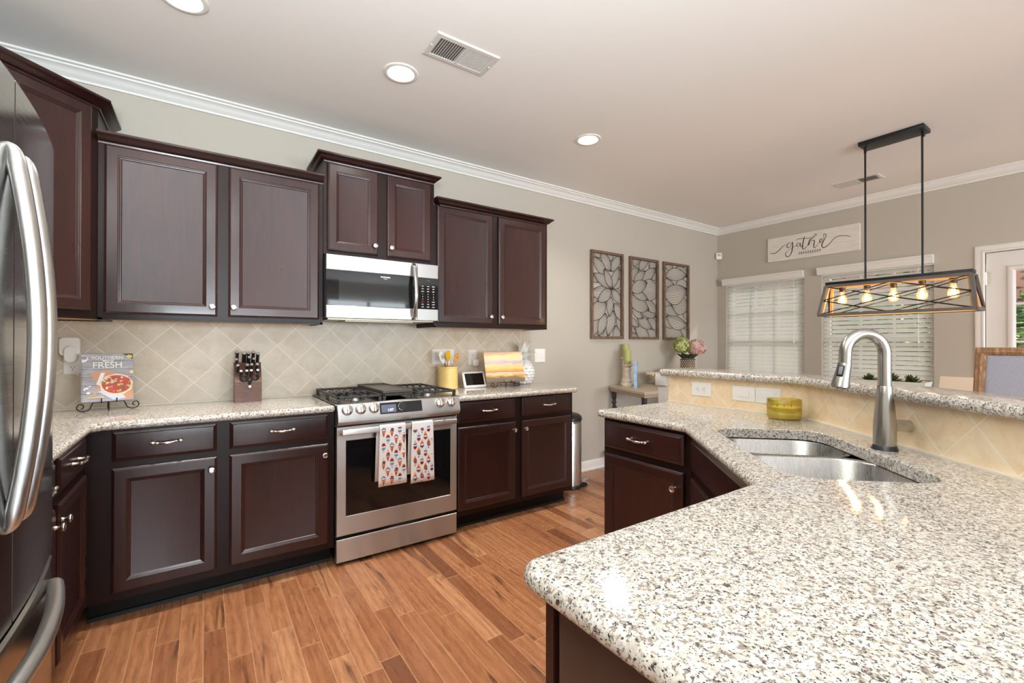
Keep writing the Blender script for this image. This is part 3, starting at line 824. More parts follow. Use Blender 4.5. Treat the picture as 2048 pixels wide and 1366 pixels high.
b = B(); b.rings([[onp(x, z, o) for x, z in ((0.861, 0.861), (0.950, 0.861), (0.950, 0.905), (0.861, 0.905))] for o in (0.0011, 0.0016)]); obj('screen', b, M_LCD, dp, 0)
b = B(); b.text('1:07', 0.022, textM(onp(0.915, 0.874, 0.0021), (1, 0, 0), -cd_)); obj('clock_digits', b, mat('lcd_white', (1, 1, 1, 1), 0.5, emit=(0.9, 0.95, 1, 1), estr=0.8), dp, 0)
b = B(); b.lathe_dir([(0.0235, 0.0), (0.0235, 0.010), (0.022, 0.012)], onp(0.988, 0.889, 0.001), cn, 28); dl = obj('dial', b, M_BLACK, pn)
b = B(); b.lathe_dir([(0.0245, 0.0), (0.0245, 0.004), (0.0238, 0.0042)], onp(0.988, 0.889, 0.001), cn, 28); obj('dial_ring', b, M_CHROME, dl)
for kx in (0.6665, 0.7415, 0.8175, 1.236, 1.313):
    c = onp(kx, 0.892)
    b = B(); b.lathe_dir([(0.031, 0.0), (0.031, 0.004), (0.028, 0.006), (0.0275, 0.018), (0.026, 0.022), (0.024, 0.0232)], c, cn, 28)
    M_KNOB = mat('knob_steel', (0.62, 0.58, 0.55, 1), 0.2, metal=1.0)
    q = Matrix(((1, 0, 0, 0), (0, cn.y, -cd_.y, 0), (0, cn.z, -cd_.z, 0), (0, 0, 0, 1)))
    M = Matrix.Translation(c) @ q
    k = obj('knob', b, M_KNOB, pn)
    b = B(M); b.box(-0.0065, 0.0065, 0.020, 0.0365, -0.024, 0.026, 0.003); obj('grip', b, M_KNOB, k)
b = B(); b.box(0.606, 1.390, -0.661, -0.022, 0.9185, 0.9255, 0.002); ck = obj('cooktop', b, m_steel('dark_cooktop_steel', (0.22, 0.215, 0.21, 1), 0.3), t)
for (bx_, by_, br) in ((0.755, -0.50, 0.045), (0.755, -0.22, 0.034), (0.983, -0.35, 0.05), (1.225, -0.50, 0.045), (1.225, -0.22, 0.034)):
    b = B(); b.lathe([(br+0.012, 0.0), (br+0.012, 0.006), (br, 0.008), (br, 0.014), (br-0.004, 0.0175), (0.0001, 0.018)], (bx_, by_, 0.9255), 28); obj('burner', b, M_CHROME if by_ < -0.4 else M_BLACKMETAL, ck)
def grate(x0, x1, y0, y1):
    b = B(); zt, h, w = 0.964, 0.013, 0.011
    for x in (x0, x1-w): b.box(x, x+w, y0, y1, zt-h, zt, 0.002)
    for y in (y0, y1-w, (y0+y1)/2-w/2): b.box(x0, x1, y, y+w, zt-h, zt, 0.002)
    n = 6
    for i in range(1, n):
        x = x0+(x1-x0)*i/n
        for (ya, yb) in ((y0, y0+0.10), ((y0+y1)/2-0.10, (y0+y1)/2+0.10), (y1-0.10, y1)):
            b.box(x-0.0045, x+0.0045, ya, yb, zt-h+0.002, zt-0.001, 0.002)
    for x in (x0, x1-0.018):
        for y in (y0, y1-0.018, (y0+y1)/2-0.009): b.box(x, x+0.018, y, y+0.018, 0.9255, zt-0.004, 0.003)
    return obj('grate', b, M_IRON, t)
grate(0.622, 0.878, -0.640, -0.06); grate(0.886, 1.080, -0.640, -0.06); grate(1.088, 1.372, -0.640, -0.06)
b = B(); gx0, gx1, gy0, gy1 = 0.889, 1.077, -0.628, -0.085
def hrect(i, z): return [(gx0+i, gy0+i, z), (gx1-i, gy0+i, z), (gx1-i, gy1-i, z), (gx0+i, gy1-i, z)]
b.rings([hrect(0.004, 0.9642), hrect(0, 0.969), hrect(0, 0.983), hrect(0.008, 0.984), hrect(0.012, 0.976)])
obj('griddle', b, mat('griddle_iron', (0.075, 0.062, 0.055, 1), 0.42), t, 20)

# ------------------------------------------------------------------ dish towels on the oven handle
T_WHITE = mat('towel_cotton', srgb(240, 240, 240), 0.9, spec=0.1)
T_CONE = mat('print_brown', srgb(190, 104, 58), 0.9, spec=0.1); T_BLUE = mat('print_blue', srgb(112, 152, 182), 0.9, spec=0.1)
T_RED = mat('print_red', srgb(150, 40, 42), 0.9, spec=0.1); T_NAVY = mat('print_slate', srgb(92, 106, 146), 0.9, spec=0.1); T_PINK = mat('print_blush', srgb(240, 196, 178), 0.9, spec=0.1)
def towel(xa, xb, ztop, zbot, flip, label, zback):
    t = None
    b = B(); nx = 14
    def wav(x, z): return 0.0028*math.sin((x-xa)/(xb-xa)*PI*2.3+z*6)*min(1, max(0, (ztop-z)*5))
    yf = -0.7075
    path = [(-0.679, zback), (-0.679, 0.70), (-0.6815, 0.785), (-0.688, 0.7905), (-0.700, 0.7905)]
    front = [(yf, 0.784)]+[(yf-0.0005, 0.77-(0.77-zbot)*k/10) for k in range(11)]
    cs = path+front
    def sect(fr):
        out = []
        for i, (y, z) in enumerate(cs):
            k = max(0, (z-zbot)/(ztop-zbot)); ex = 0.010*(1-k)
            x = xa-ex+(xb-xa+2*ex)*fr - (0.012 if i < 3 and fr == 0 else 0)
            out.append((x, y-(wav(x, z) if i >= len(path) else 0), z))
        return out
    rows = [sect(k/nx) for k in range(nx+1)]
    rv = [[b._v(p) for p in r] for r in rows]
    for a, c in zip(rv, rv[1:]):
        for i in range(len(cs)-1): b.face([a[i], a[i+1], c[i+1], c[i]])
    def P(u, v, off=0.0012):
        z = zbot+(0.775-zbot)*v; x = xa+(xb-xa)*u
        return (x, yf-0.0005-wav(x, z)-off, z)
    WX, WZ = (xb-xa), (0.775-zbot)
    def shape(u, v, pts, mi, off=0.0012):
        pts = [(px*1.08, pz*1.08) for px, pz in pts]; b.mi = mi; q = [(u+px/WX, v+(pz if not flip else -pz)/WZ) for px, pz in pts]
        if all(-0.02 < x < 1.02 and 0.0 < y < 1.0 for x, y in q): b.poly([P(min(max(x, 0), 1), y, off) for x, y in q])
    def disc(r, cx, cz, sx=1.0, sz=1.0, n=10): return [(cx+r*sx*math.cos(2*PI*k/n), cz+r*sz*math.sin(2*PI*k/n)) for k in range(n)]
    def cone(u, v):
        shape(u, v, [(-0.011, 0.004), (0, -0.030), (0.011, 0.004)], 1)
        shape(u, v, disc(0.0125, 0, 0.010, 1, 0.9), 4, 0.0014); shape(u, v, disc(0.010, 0, 0.006, 1.1, 0.55), 5, 0.0016); shape(u, v, disc(0.003, 0, 0.022), 4, 0.0016)
    def swirl(u, v):
        shape(u, v, [(-0.011, 0.000), (0, -0.032), (0.011, 0.000)], 1)
        shape(u, v, disc(0.011, 0.001, 0.004, 1, 0.45), 4, 0.0014); shape(u, v, disc(0.009, 0.002, 0.012, 1, 0.5), 3, 0.0016); shape(u, v, disc(0.006, -0.001, 0.019, 1, 0.6), 5, 0.0018); shape(u, v, disc(0.003, 0, 0.027), 4, 0.0018)
    def pop(u, v):
        shape(u, v, disc(0.0095, 0, 0.018, 0.85, 0.9)+[], 3); shape(u, v, [(-0.010, 0.010), (0.010, 0.010), (0.010, 0.017), (-0.010, 0.017)], 3, 0.0014)
        shape(u, v, [(-0.0095, -0.008), (0.0095, -0.008), (0.0095, 0.002), (-0.0095, 0.002)], 2); shape(u, v, [(-0.001, -0.024), (0.001, -0.024), (0.001, -0.008), (-0.001, -0.008)], 4)
    kinds = [cone, swirl, pop]
    for r in range(7):
        for c in range(4):
            kinds[(c+2*(r % 2)+r//2) % 3](0.14+0.315*c-(0.15 if r % 2 else 0), 0.105+r*0.138)
    o = obj('dish_towel', b, [T_WHITE, T_CONE, T_BLUE, T_RED, T_NAVY, T_PINK], None, 40)
    md = o.modifiers.new('cloth_thickness', 'SOLIDIFY'); md.thickness = 0.0006; md.offset = 0
    return tag(o, label, 'towel', 'ice-cream print dish towels')
towel(0.845, 1.000, 0.79, 0.433, False, 'white dish towel with upright ice-cream prints over the oven handle', 0.46)
towel(1.042, 1.180, 0.79, 0.420, True, 'white dish towel with upside-down ice-cream prints over the oven handle', 0.47)

# ------------------------------------------------------------------ microwave
t = thing('microwave', 'stainless over-the-range microwave under the short wall cabinet', 'microwave', (0.983, -0.2, 1.427))
b = B(); b.box(0.6105, 1.3555, -0.3845, -0.0095, 1.430, 1.8170); obj('body', b, M_BLACK, t)
b = B(); b.box(0.63, 1.336, -0.36, -0.03, 1.418, 1.4302); b.box(0.75, 1.21, -0.30, -0.10, 1.412, 1.419); obj('vent_hood', b, mat('grey_hood_metal', srgb(150, 140, 124), 0.35, metal=0.8), t)
b = B()
def slab_y(b, x0, x1, z0, z1, ya, yb, e=0.003): b.rings([rect(x0, x1, z0, z1, ya), rect(x0, x1, z0, z1, yb+e), rect(x0+e, x1-e, z0+e, z1-e, yb)])
slab_y(b, 0.6105, 1.1985, 1.427, 1.505, -0.3845, -0.405); slab_y(b, 0.6105, 1.1985, 1.7235, 1.817, -0.3845, -0.405)
dm = obj('door', b, M_STEEL, t, 20)
b = B(); slab_y(b, 0.6105, 1.1985, 1.5055, 1.723, -0.3845, -0.4035, 0.001); wd = obj('window', b, M_BLACKGLASS, dm, 20)
b = B(); b.poly(rect(0.685, 1.135, 1.532, 1.668, -0.4038)); obj('viewing_screen', b, mat('perforated_screen', (0.02, 0.021, 0.022, 1), 0.06, spec=0.6), wd, 0)
b = B(); b.text('FRIGIDAIRE', 0.0125, textM((0.978, -0.4040, 1.7015), (1, 0, 0), (0, 0, 1)), bold=0.0002); b.text('GALLERY', 0.0062, textM((0.978, -0.4040, 1.690), (1, 0, 0), (0, 0, 1))); obj('lettering', b, M_INK, wd, 0)
b = B(); pts = [(1.172, -0.405, 1.806), (1.172, -0.425, 1.79)]+[(1.172, -0.43-0.025*math.sin(PI*k/10), 1.775-(1.775-1.465)*k/10) for k in range(11)]+[(1.172, -0.425, 1.45), (1.172, -0.405, 1.436)]
b.tube(spline(pts, 3), [0.016]+[0.0145]*(len(spline(pts, 3))-2)+[0.016], 14, flat=0.62); obj('handle', b, M_CHROME, dm)
b = B(); slab_y(b, 1.200, 1.3555, 1.427, 1.817, -0.3845, -0.4025); cp = obj('control_panel', b, M_STEEL, t, 20)
b = B(); slab_y(b, 1.201, 1.3545, 1.5055, 1.723, -0.4024, -0.4040, 0.0005); kp = obj('keypad', b, M_BLACKGLASS, cp, 20)
M_RED = mat('red_ink', srgb(190, 40, 40), 0.5); M_GREEN = mat('green_display', srgb(30, 96, 50), 0.5, emit=srgb(40, 150, 70), estr=0.3)
b = B()
rows = [('AIR', 'ONE', 'PIZZA'), ('MELT', 'SOFT', 'POP'), ('COOK', 'DEFR', 'HEAT'), ('1', '2', '3'), ('4', '5', '6'), ('7', '8', '9'), ('STOP', '0', 'START'), ('FAN', 'TIME', 'LIGHT'), ('LOW', 'HIGH', 'LOCK')]
for r, row in enumerate(rows):
    for c, s_ in enumerate(row):
        b.mi = 1 if s_ == 'STOP' else 0
        b.text(s_, 0.0095 if len(s_) < 2 else 0.0072, textM((1.238+0.040*c, -0.4045, 1.663-r*0.0178), (1, 0, 0), (0, 0, 1)), bold=0.0002)
b.mi = 2; b.text('1:07', 0.016, textM((1.278, -0.4045, 1.703), (1, 0, 0), (0, 0, 1)))
obj('lettering', b, [M_INK, M_RED, M_GREEN], kp, 0)

# ------------------------------------------------------------------ refrigerator
FY0, FY1, FYC = -2.502, -1.578, -2.040
def bow(y): 
    k = (y-FYC)/0.462
    return -0.338+0.034*(1-k*k)-0.020*max(0, abs(k)-0.90)**2*100*0.6
def bowed(b, y0, y1, z0, z1, xb=-0.405, n=18, e=0.006):
    ys = [y0+(y1-y0)*i/n for i in range(n+1)]
    def loop(o, dz0, dz1): return [[(bow(y)-o, y, z) for y in ys] for z in (dz0, dz1)]
    ringsz = [(xb, z0, None), (0.006, z0, 1), (0.0, z0+e, 1), (0.0, z1-e, 1), (0.006, z1, 1)]
    R = []
    for o, z, k in ringsz[1:]:
        front = [(bow(y)-o, y, z) for y in ys]
        R.append(front+[(xb, y1, z), (xb, y0, z)])
    b.rings(R)
t = thing('refrigerator', 'stainless french-door refrigerator at the left edge', 'refrigerator', (-0.7, FYC, 0))
b = B(); b.box(-1.030, -0.409, FY0+0.004, FY1-0.004, 0.02, 1.760, 0.004); b.box(-1.0, -0.45, FY0+0.03, FY1-0.03, 0.0, 0.021); obj('body', b, mat('fridge_grey_side', srgb(72, 72, 72), 0.4, metal=0.3), t)
b = B(); b.box(-0.408, -0.3065, FYC-0.0028, FYC+0.0028, 0.730, 1.780); b.box(-0.408, -0.385, FY0+0.01, FY1-0.01, 0.708, 0.722); obj('door_gasket', b, mat('pale_gasket', srgb(214, 212, 206), 0.5), t)
def vbar(y):
    zs = [0.918, 0.93, 0.96, 1.02, 1.10, 1.19, 1.28, 1.37, 1.46, 1.54, 1.60, 1.63, 1.642]
    return [(bow(y)+(-0.004 if i in (0, 12) else 0.004)+0.036*max(0, math.sin(PI*(z-0.912)/(1.648-0.912)))**0.9, y, z) for i, z in enumerate(zs)]
for nm, ya, yb, hy in (('near', FY0, FYC-0.0032, FYC-0.036), ('far', FYC+0.0032, FY1, FYC+0.034)):
    b = B(); bowed(b, ya, yb, 0.724, 1.785); d = obj('door', b, M_FRIDGE, t, 30)
    p = spline(vbar(hy), 3); n_ = len(p)
    b = B(); b.tube(p, [0.0145*min(1, 0.45+4*min(i, n_-1-i)/n_) for i in range(n_)], 14); obj('handle', b, M_HANDLE, d)
b = B(); bowed(b, FY0, FY1, 0.065, 0.712); d = obj('freezer_drawer', b, M_FRIDGE, t, 30)
ys = [-1.700, -1.712, -1.74, -1.80, -1.90, -2.04, -2.18, -2.28, -2.34, -2.368, -2.38]
p = spline([(bow(y)+(-0.004 if i in (0, 10) else 0.006)+0.030*max(0, math.sin(PI*(y+1.69)/(-2.39+1.69)))**0.8, y, 0.664) for i, y in enumerate(ys)], 4); n_ = len(p)
b = B(); b.tube(p, [0.0165*min(1, 0.45+4*min(i, n_-1-i)/n_) for i in range(n_)], 14); obj('handle', b, M_HANDLE, d)

# ------------------------------------------------------------------ sink and tap
t = thing('sink', 'stainless double-bowl sink set under the peninsula worktop', 'sink', (SC.x, SC.y, 0.70))
def bowl(u0, u1, v0, v1, r, zb, ztop):
    b = B(); R = []
    for (i, z) in ((-0.016, ztop), (0.0, ztop), (0.004, ztop-0.006), (0.010, zb+0.03), (0.022, zb+0.010), (0.045, zb+0.001)):
        rr_ = max(r-i, 0.02)
        R.append([(x, y, z) for x, y in rrect(u0+i, u1-i, v0+i, v1-i, rr_, 8)])
    b.rings(R, True, False, True)
    o = obj('bowl', b, M_SINK, t, 60)
    cu, cv = (u0+u1)/2, (v0+v1)/2; c = SC+SU*cu+SV*cv
    b = B(); b.lathe([(0.045, 0.0), (0.043, 0.003), (0.034, 0.001), (0.030, -0.004), (0.0001, -0.006)], (c.x, c.y, zb+0.0015), 24); obj('drain', b, M_CHROME, o)
bowl(-0.362, 0.058, -0.207, 0.207, 0.10, 0.700, 0.8785)
bowl(0.082, 0.362, -0.190, 0.207, 0.10, 0.715, 0.8780)
FC = Vector((1.873, -2.766, 0.9183)); LD = Vector((-0.745, 0.667, 0)).normalized()
t = thing('kitchen_faucet', 'brushed steel gooseneck kitchen faucet behind the sink', 'faucet', tuple(FC))
b = B(); b.lathe([(0.037, 0.0), (0.036, 0.004), (0.032, 0.014), (0.031, 0.016)], tuple(FC), 28); obj('base_ring', b, M_BLACK, t)
b = B(); b.lathe([(0.0315, 0.0145), (0.0315, 0.075), (0.030, 0.105), (0.0265, 0.145), (0.0225, 0.185), (0.0208, 0.210), (0.0202, 0.212)], tuple(FC), 32); obj('body', b, M_FAUCET, t)
R_ = 0.060; zc = 0.318
pts = [FC+Vector((0, 0, 0.2125)), FC+Vector((0, 0, 0.26)), FC+Vector((0, 0, 0.30))]
for k in range(0, 13):
    a = PI*k/12*0.97; pts.append(FC+LD*(R_-R_*math.cos(a))+Vector((0, 0, zc+R_*1.12*math.sin(a))))
pts.append(FC+LD*(2*R_+0.0015)+Vector((0, 0, 0.287)))
b = B(); b.tube(spline(pts, 3), 0.0185, 18); obj('spout', b, M_FAUCET, t)
h0 = pts[-1]; hd = (LD*0.20+Vector((0, 0, -1))).normalized()
b = B(); b.lathe_dir([(0.0178, -0.001), (0.0178, 0.0), (0.0195, 0.0015), (0.0205, 0.02), (0.0235, 0.055), (0.0265, 0.078), (0.0265, 0.083), (0.024, 0.085)], h0, hd, 28); sh = obj('spray_head', b, M_FAUCET, t)
b = B(); b.lathe_dir([(0.0225, 0.0845), (0.0215, 0.0865), (0.019, 0.085), (0.0001, 0.085)], h0, hd, 24); obj('spray_face', b, M_BLACK, sh)
sd2 = Vector((CAM-h0)); sd2 = (sd2-hd*sd2.dot(hd)).normalized(); sx = sd2.cross(hd)
sd2 = (sd2-sx*0.35).normalized(); sx = sd2.cross(hd).normalized()
Mh = Matrix(((sx.x, sd2.x, -hd.x, h0.x), (sx.y, sd2.y, -hd.y, h0.y), (sx.z, sd2.z, -hd.z, h0.z), (0, 0, 0, 1)))
b = B(Mh); b.box(-0.0095, 0.0095, 0.014, 0.0245, -0.050, -0.010, 0.004); obj('button_surround', b, M_BLACKMETAL, sh)
b = B(Mh); b.box(-0.006, 0.006, 0.016, 0.0268, -0.043, -0.014, 0.003); obj('button', b, mat('grey_button', srgb(120, 120, 120), 0.3), sh)
ld = (Vector((0.90, -0.43, -0.06))).normalized(); hc = FC+Vector((0, 0, 0.080))
b = B(); b.lathe_dir([(0.024, 0.012), (0.0245, 0.030), (0.022, 0.034), (0.0205, 0.045), (0.0215, 0.060), (0.0205, 0.090), (0.018, 0.0935), (0.0001, 0.0935)], hc, ld, 28); obj('lever', b, M_CHROME, t)

# ------------------------------------------------------------------ ceiling: recessed lights and air vents
M_LENS = mat('glowing_lens', (1, 1, 1, 1), 0.4, emit=(1.0, 0.93, 0.82, 1), estr=14.0)
def can(x, y, label, power=CAN_POWER):
    t = thing('recessed_light', label, 'light', (x, y, H), 'round recessed ceiling lights')
    b = B(); R0 = [(0.093, 0.0), (0.0925, -0.004), (0.088, -0.0065), (0.074, -0.007), (0.069, -0.004), (0.067, 0.0)]
    b.lathe(R0, (x, y, H), 40, 'z', False, False); obj('trim_ring', b, M_TRIM, t)
    b = B(); b.lathe([(0.0665, -0.0015), (0.060, -0.0035), (0.0001, -0.0045)], (x, y, H), 32, 'z', True, False); obj('lens', b, M_LENS, t)
    d = bpy.data.lights.new('recessed_lamp', 'AREA'); d.shape = 'DISK'; d.size = 0.13; d.energy = power; d.color = CAN_COL; d.spread = math.radians(130)
    o = bpy.data.objects.new('recessed_lamp', d); COL.objects.link(o); o.parent = t; o.location = (0, 0, -0.012)
can(0.880, -0.940, 'round lit recessed light beside the white ceiling vent')
can(2.286, -0.935, 'round lit recessed light farthest along towards the dining end')
can(-0.080, -0.925, 'round lit recessed light cut off by the top of the picture')
def vent(x0, x1, y0, y1, label, along):
    t = thing('ceiling_vent', label, 'vent', ((x0+x1)/2, (y0+y1)/2, H), 'white ceiling air vents')
    g = mat('vent_white', srgb(214, 212, 207), 0.45); dk = mat('duct_dark', (0.05, 0.052, 0.055, 1), 0.8)
    z = H; f = 0.028
    def L(i, zz): return [(x0+i, y0+i, zz), (x1-i, y0+i, zz), (x1-i, y1-i, zz), (x0+i, y1-i, zz)]
    b = B(); b.rings([L(0, z), L(0, z-0.003), L(0.006, z-0.007), L(f, z-0.0075), L(f, z-0.001)], True, False, False)
    ax = along == 'x'; m = ((x0+x1)/2 if ax else (y0+y1)/2)
    if ax: b.box(m-0.008, m+0.008, y0+f, y1-f, z-0.0075, z-0.001)
    else: b.box(x0+f, x1-f, m-0.008, m+0.008, z-0.0075, z-0.001)
    obj('frame', b, g, t, 25)
    b = B(); b.box(x0+f, x1-f, y0+f, y1-f, z-0.0012, z-0.0006); obj('duct', b, dk, t, 0)
    b = B(); n = 11
    for half in (0, 1):
        a0, a1 = (((x0+f, m-0.008), (m+0.008, x1-f)) if ax else ((y0+f, m-0.008), (m+0.008, y1-f)))[half]
        sgn = -1 if half == 0 else 1
        for i in range(n):
            p = a0+(a1-a0)*(i+0.5)/n; w = (a1-a0)/n*0.42
            c = [(p-w*0.9, z-0.0014), (p-w*0.9+0.0012, z-0.0014), (p+w+0.0012, z-0.0072), (p+w, z-0.0072)]
            if sgn < 0: c = [(2*p-q[0], q[1]) for q in c]
            if ax: b.rings([[(q[0], yy, q[1]) for q in c] for yy in (y0+f, y1-f)])
            else: b.rings([[(xx, q[0], q[1]) for q in c] for xx in (x0+f, x1-f)])
    obj('louvre', b, g, t, 0)
    for q in (0.012, -0.012):
        b = B()
        if ax: b.sphere((x0-q if q < 0 else x1-q, (y0+y1)/2, z-0.0075), 0.004, 8, 6)
        else: b.sphere(((x0+x1)/2, y0-q if q < 0 else y1-q, z-0.0075), 0.004, 8, 6)
        obj('screw', b, M_WHITE, t)
vent(0.904, 1.256, -1.360, -1.166, 'white rectangular ceiling vent beside the recessed light', 'x')
vent(4.785, 4.968, -1.893, -1.553, 'white ceiling vent near the window wall behind the lamp rods', 'y')

# ------------------------------------------------------------------ pendant over the dining table
PX, PY = 4.03, -2.2025
M_GREYWOOD = mat('grey_painted_metal', srgb(104, 96, 92), 0.55)
M_PALEWOOD = mat('pale_wood_lining', srgb(206, 166, 112), 0.5)
t = thing('pendant_light', 'long black and wood cage pendant with five glowing bulbs over the dining table', 'light', (PX, PY, 1.48))
b = B(); b.box(PX-0.080, PX+0.080, PY-0.183, PY+0.183, H-0.028, H-0.0005, 0.003); cpy = obj('canopy', b, M_BLACKMETAL, t)
for dy in (0.163, -0.163):
    b = B(); b.lathe([(0.0085, 0), (0.0085, 0.040)], (PX, PY+dy, H-0.066), 12); obj('rod_collar', b, M_BLACKMETAL, cpy)
for dy in (0.163, -0.157):
    b = B(); b.tube([(PX, PY+dy, 1.742), (PX, PY+dy, H-0.028)], 0.0062, 10); obj('rod', b, M_BLACKMETAL, t)
TX, TY, BX, BY, ZT, ZB = 0.046, 0.402, 0.104, 0.430, 1.722, 1.483
def bar(b, p, q, w, h):
    p, q = Vector(p), Vector(q); d = (q-p).normalized(); up = Vector((0, 0, 1)) if abs(d.z) < 0.9 else Vector((1, 0, 0))
    x = d.cross(up).normalized(); y = x.cross(d)
    b.rings([[c+x*i*w/2+y*j*h/2 for i, j in ((-1, -1), (1, -1), (1, 1), (-1, 1))] for c in (p, q)])
b = B(); b.box(PX-TX-0.004, PX+TX+0.004, PY-TY-0.004, PY+TY+0.004, ZT, ZT+0.022, 0.002); obj('top_bar', b, M_BLACKMETAL, t)
def cage(b, o, w, zt, zb, inner=False):
    for sx in (-1, 1):
        bar(b, (PX+sx*(BX-o), PY-BY+o, zb), (PX+sx*(BX-o), PY+BY-o, zb), w, w)
        bar(b, (PX+sx*(TX-o), PY-TY+o, zt), (PX+sx*(TX-o), PY+TY-o, zt), w, w)
    for sy in (-1, 1):
        bar(b, (PX-BX+o, PY+sy*(BY-o), zb), (PX+BX-o, PY+sy*(BY-o), zb), w, w)
        for sx in (-1, 1): bar(b, (PX+sx*(BX-o), PY+sy*(BY-o), zb), (PX+sx*(TX-o), PY+sy*(TY-o), zt), w, w)
b = B(); cage(b, 0.0, 0.020, ZT-0.008, ZB+0.008); obj('cage_frame', b, M_GREYWOOD, t)
b = B(); cage(b, 0.0135, 0.017, ZT-0.014, ZB+0.010); b.box(PX-TX+0.002, PX+TX-0.002, PY-TY+0.004, PY+TY-0.004, ZT-0.006, ZT-0.001); obj('wood_lining', b, M_PALEWOOD, t, label='pale wood lining inside the dark cage')
for sx in (-1, 1):
    f = lambda u, v: (PX+sx*(BX+(TX-BX)*v), PY-(BY+(TY-BY)*v)*(2*u-1), ZB+0.012+(ZT-ZB-0.024)*v)
    for (u0, v0, u1, v1) in ((0, 1, 1, 0), (0, 0, 1, 1), (0, 0.5, 0.5, 1), (0, 0.5, 0.5, 0), (0.5, 0, 1, 0.5), (0.5, 1, 1, 0.5)):
        b = B(); b.tube([f(u0, v0), f((u0+u1)/2, (v0+v1)/2), f(u1, v1)], 0.0035, 6); obj('cross_rod', b, M_BLACKMETAL, t)
for sy in (-1, 1):
    for k in (-1, 1):
        b = B(); b.tube([(PX-k*BX, PY+sy*BY, ZB+0.012), (PX+k*TX, PY+sy*TY, ZT-0.012)], 0.0035, 6); obj('cross_rod', b, M_BLACKMETAL, t)
M_SOCK = mat('bronze_socket', srgb(92, 74, 60), 0.4, metal=0.6)
M_BULB = thin_glass('amber_bulb_glass', (1.0, 0.90, 0.72, 1), 0.06, (1.0, 0.62, 0.24, 1), 0.35)
M_FIL = mat('glowing_filament', (1, 0.8, 0.5, 1), 0.5, emit=(1.0, 0.70, 0.34, 1), estr=38.0)
for k in range(5):
    y = PY+0.309-0.1545*k
    b = B(); b.lathe([(0.0185, ZT-0.056), (0.0195, ZT-0.054), (0.0195, ZT-0.004), (0.014, ZT-0.002)], (PX, y, 0), 18); sk = obj('socket', b, M_SOCK, t)
    b = B(); b.lathe([(0.0125, ZT-0.056), (0.0135, ZT-0.066), (0.018, ZT-0.080), (0.027, ZT-0.102), (0.0305, ZT-0.120), (0.0285, ZT-0.138), (0.020, ZT-0.150), (0.008, ZT-0.155), (0.0001, ZT-0.1555)], (PX, y, 0), 20); bu = obj('bulb', b, M_BULB, sk, label='glowing amber bulb')
    b = B()
    for q in range(4):
        a = q*PI/2+0.4; b.tube([(PX+0.004*math.cos(a), y+0.004*math.sin(a), ZT-0.08), (PX+0.013*math.cos(a), y+0.013*math.sin(a), ZT-0.125), (PX+0.004*math.cos(a+0.8), y+0.004*math.sin(a+0.8), ZT-0.135)], 0.0022, 5)
    b.sphere((PX, y, ZT-0.118), 0.010, 10, 8)
    obj('filament', b, M_FIL, bu) if False else obj('filament', b, M_FIL, sk)
    d = bpy.data.lights.new('bulb_lamp', 'POINT'); d.energy = 1.6; d.color = (1.0, 0.70, 0.40); d.shadow_soft_size = 0.02
    o = bpy.data.objects.new('bulb_lamp', d); COL.objects.link(o); o.parent = t; o.location = Vector((PX, y, ZT-0.122))-t.location

# ------------------------------------------------------------------ wall plates, plugs, sensor
M_SLOT = mat('slot_dark', (0.03, 0.03, 0.03, 1), 0.6)
def plate(label, F, x0, x1, z0, z1, kind, cat, group=None, mats=M_WHITE):
    """F: local x along the wall, y out of the wall, z up"""
    c = F @ Vector(((x0+x1)/2, 0, (z0+z1)/2))
    t = thing('wall_outlet' if cat == 'outlet' else 'light_switch', label, cat, tuple(c), group)
    b = B(F); e = 0.0025
    b.rings([rect(x0, x1, z0, z1, 0.0002), rect(x0, x1, z0, z1, 0.003), rect(x0+e, x1-e, z0+e, z1-e, 0.0058)]); obj('cover_plate', b, mats, t, 20)
    return t, F
def rocker(t, F, x0, x1, z0, z1, vertical=True, tilt=0.0018):
    b = B(F); y = 0.0058
    b.rings([rect(x0-0.0015, x1+0.0015, z0-0.0015, z1+0.0015, y-0.0001), rect(x0-0.0015, x1+0.0015, z0-0.0015, z1+0.0015, y+0.0008)]); 
    s = obj('switch_frame', b, M_WHITE, t, 0)
    b = B(F)
    if vertical: R = [(x0, y, z0), (x1, y, z0), (x1, y, z1), (x0, y, z1)], [(x0, y+0.0012, z0), (x1, y+0.0012, z0), (x1, y+0.0012+tilt*2, z1), (x0, y+0.0012+tilt*2, z1)]
    else: R = [(x0, y, z0), (x1, y, z0), (x1, y, z1), (x0, y, z1)], [(x0, y+0.0012, z0), (x1, y+0.0012+tilt*2, z0), (x1, y+0.0012+tilt*2, z1), (x0, y+0.0012, z1)]
    b.rings(R); obj('rocker', b, M_WHITE, s, 0)
def socket_slots(t, F, cx, cz, rot=False):
    def tr(dx, dz): return (cx+dz, cz+dx) if rot else (cx+dx, cz+dz)
    for (dx, dz, w, h) in ((-0.0065, 0.003, 0.0022, 0.0085), (0.0065, 0.003, 0.0022, 0.007)):
        x, z = tr(dx, dz); w2, h2 = (h, w) if rot else (w, h)
        b = B(F); b.box(x-w2/2, x+w2/2, 0.006, 0.0079, z-h2/2, z+h2/2); obj('slot', b, M_SLOT, t, 0)
    x, z = tr(0, -0.0075); b = B(F); b.lathe([(0.0024, 0.006), (0.0024, 0.0079)], (x, 0, z), 10, 'y'); obj('slot', b, M_SLOT, t, 0)
FT = frame((0, -0.0082, 0), (1, 0, 0), (0, -1, 0)); FWB = frame((0, -0.0003, 0), (1, 0, 0), (0, -1, 0))
FP = frame((2.3418, 0, 0), (0, -1, 0), (-1, 0, 0))
t, F = plate('white outlet behind the cookbook with a white plug-in device in its upper socket', FT, -0.613, -0.541, 1.104, 1.220, 'duplex', 'outlet')
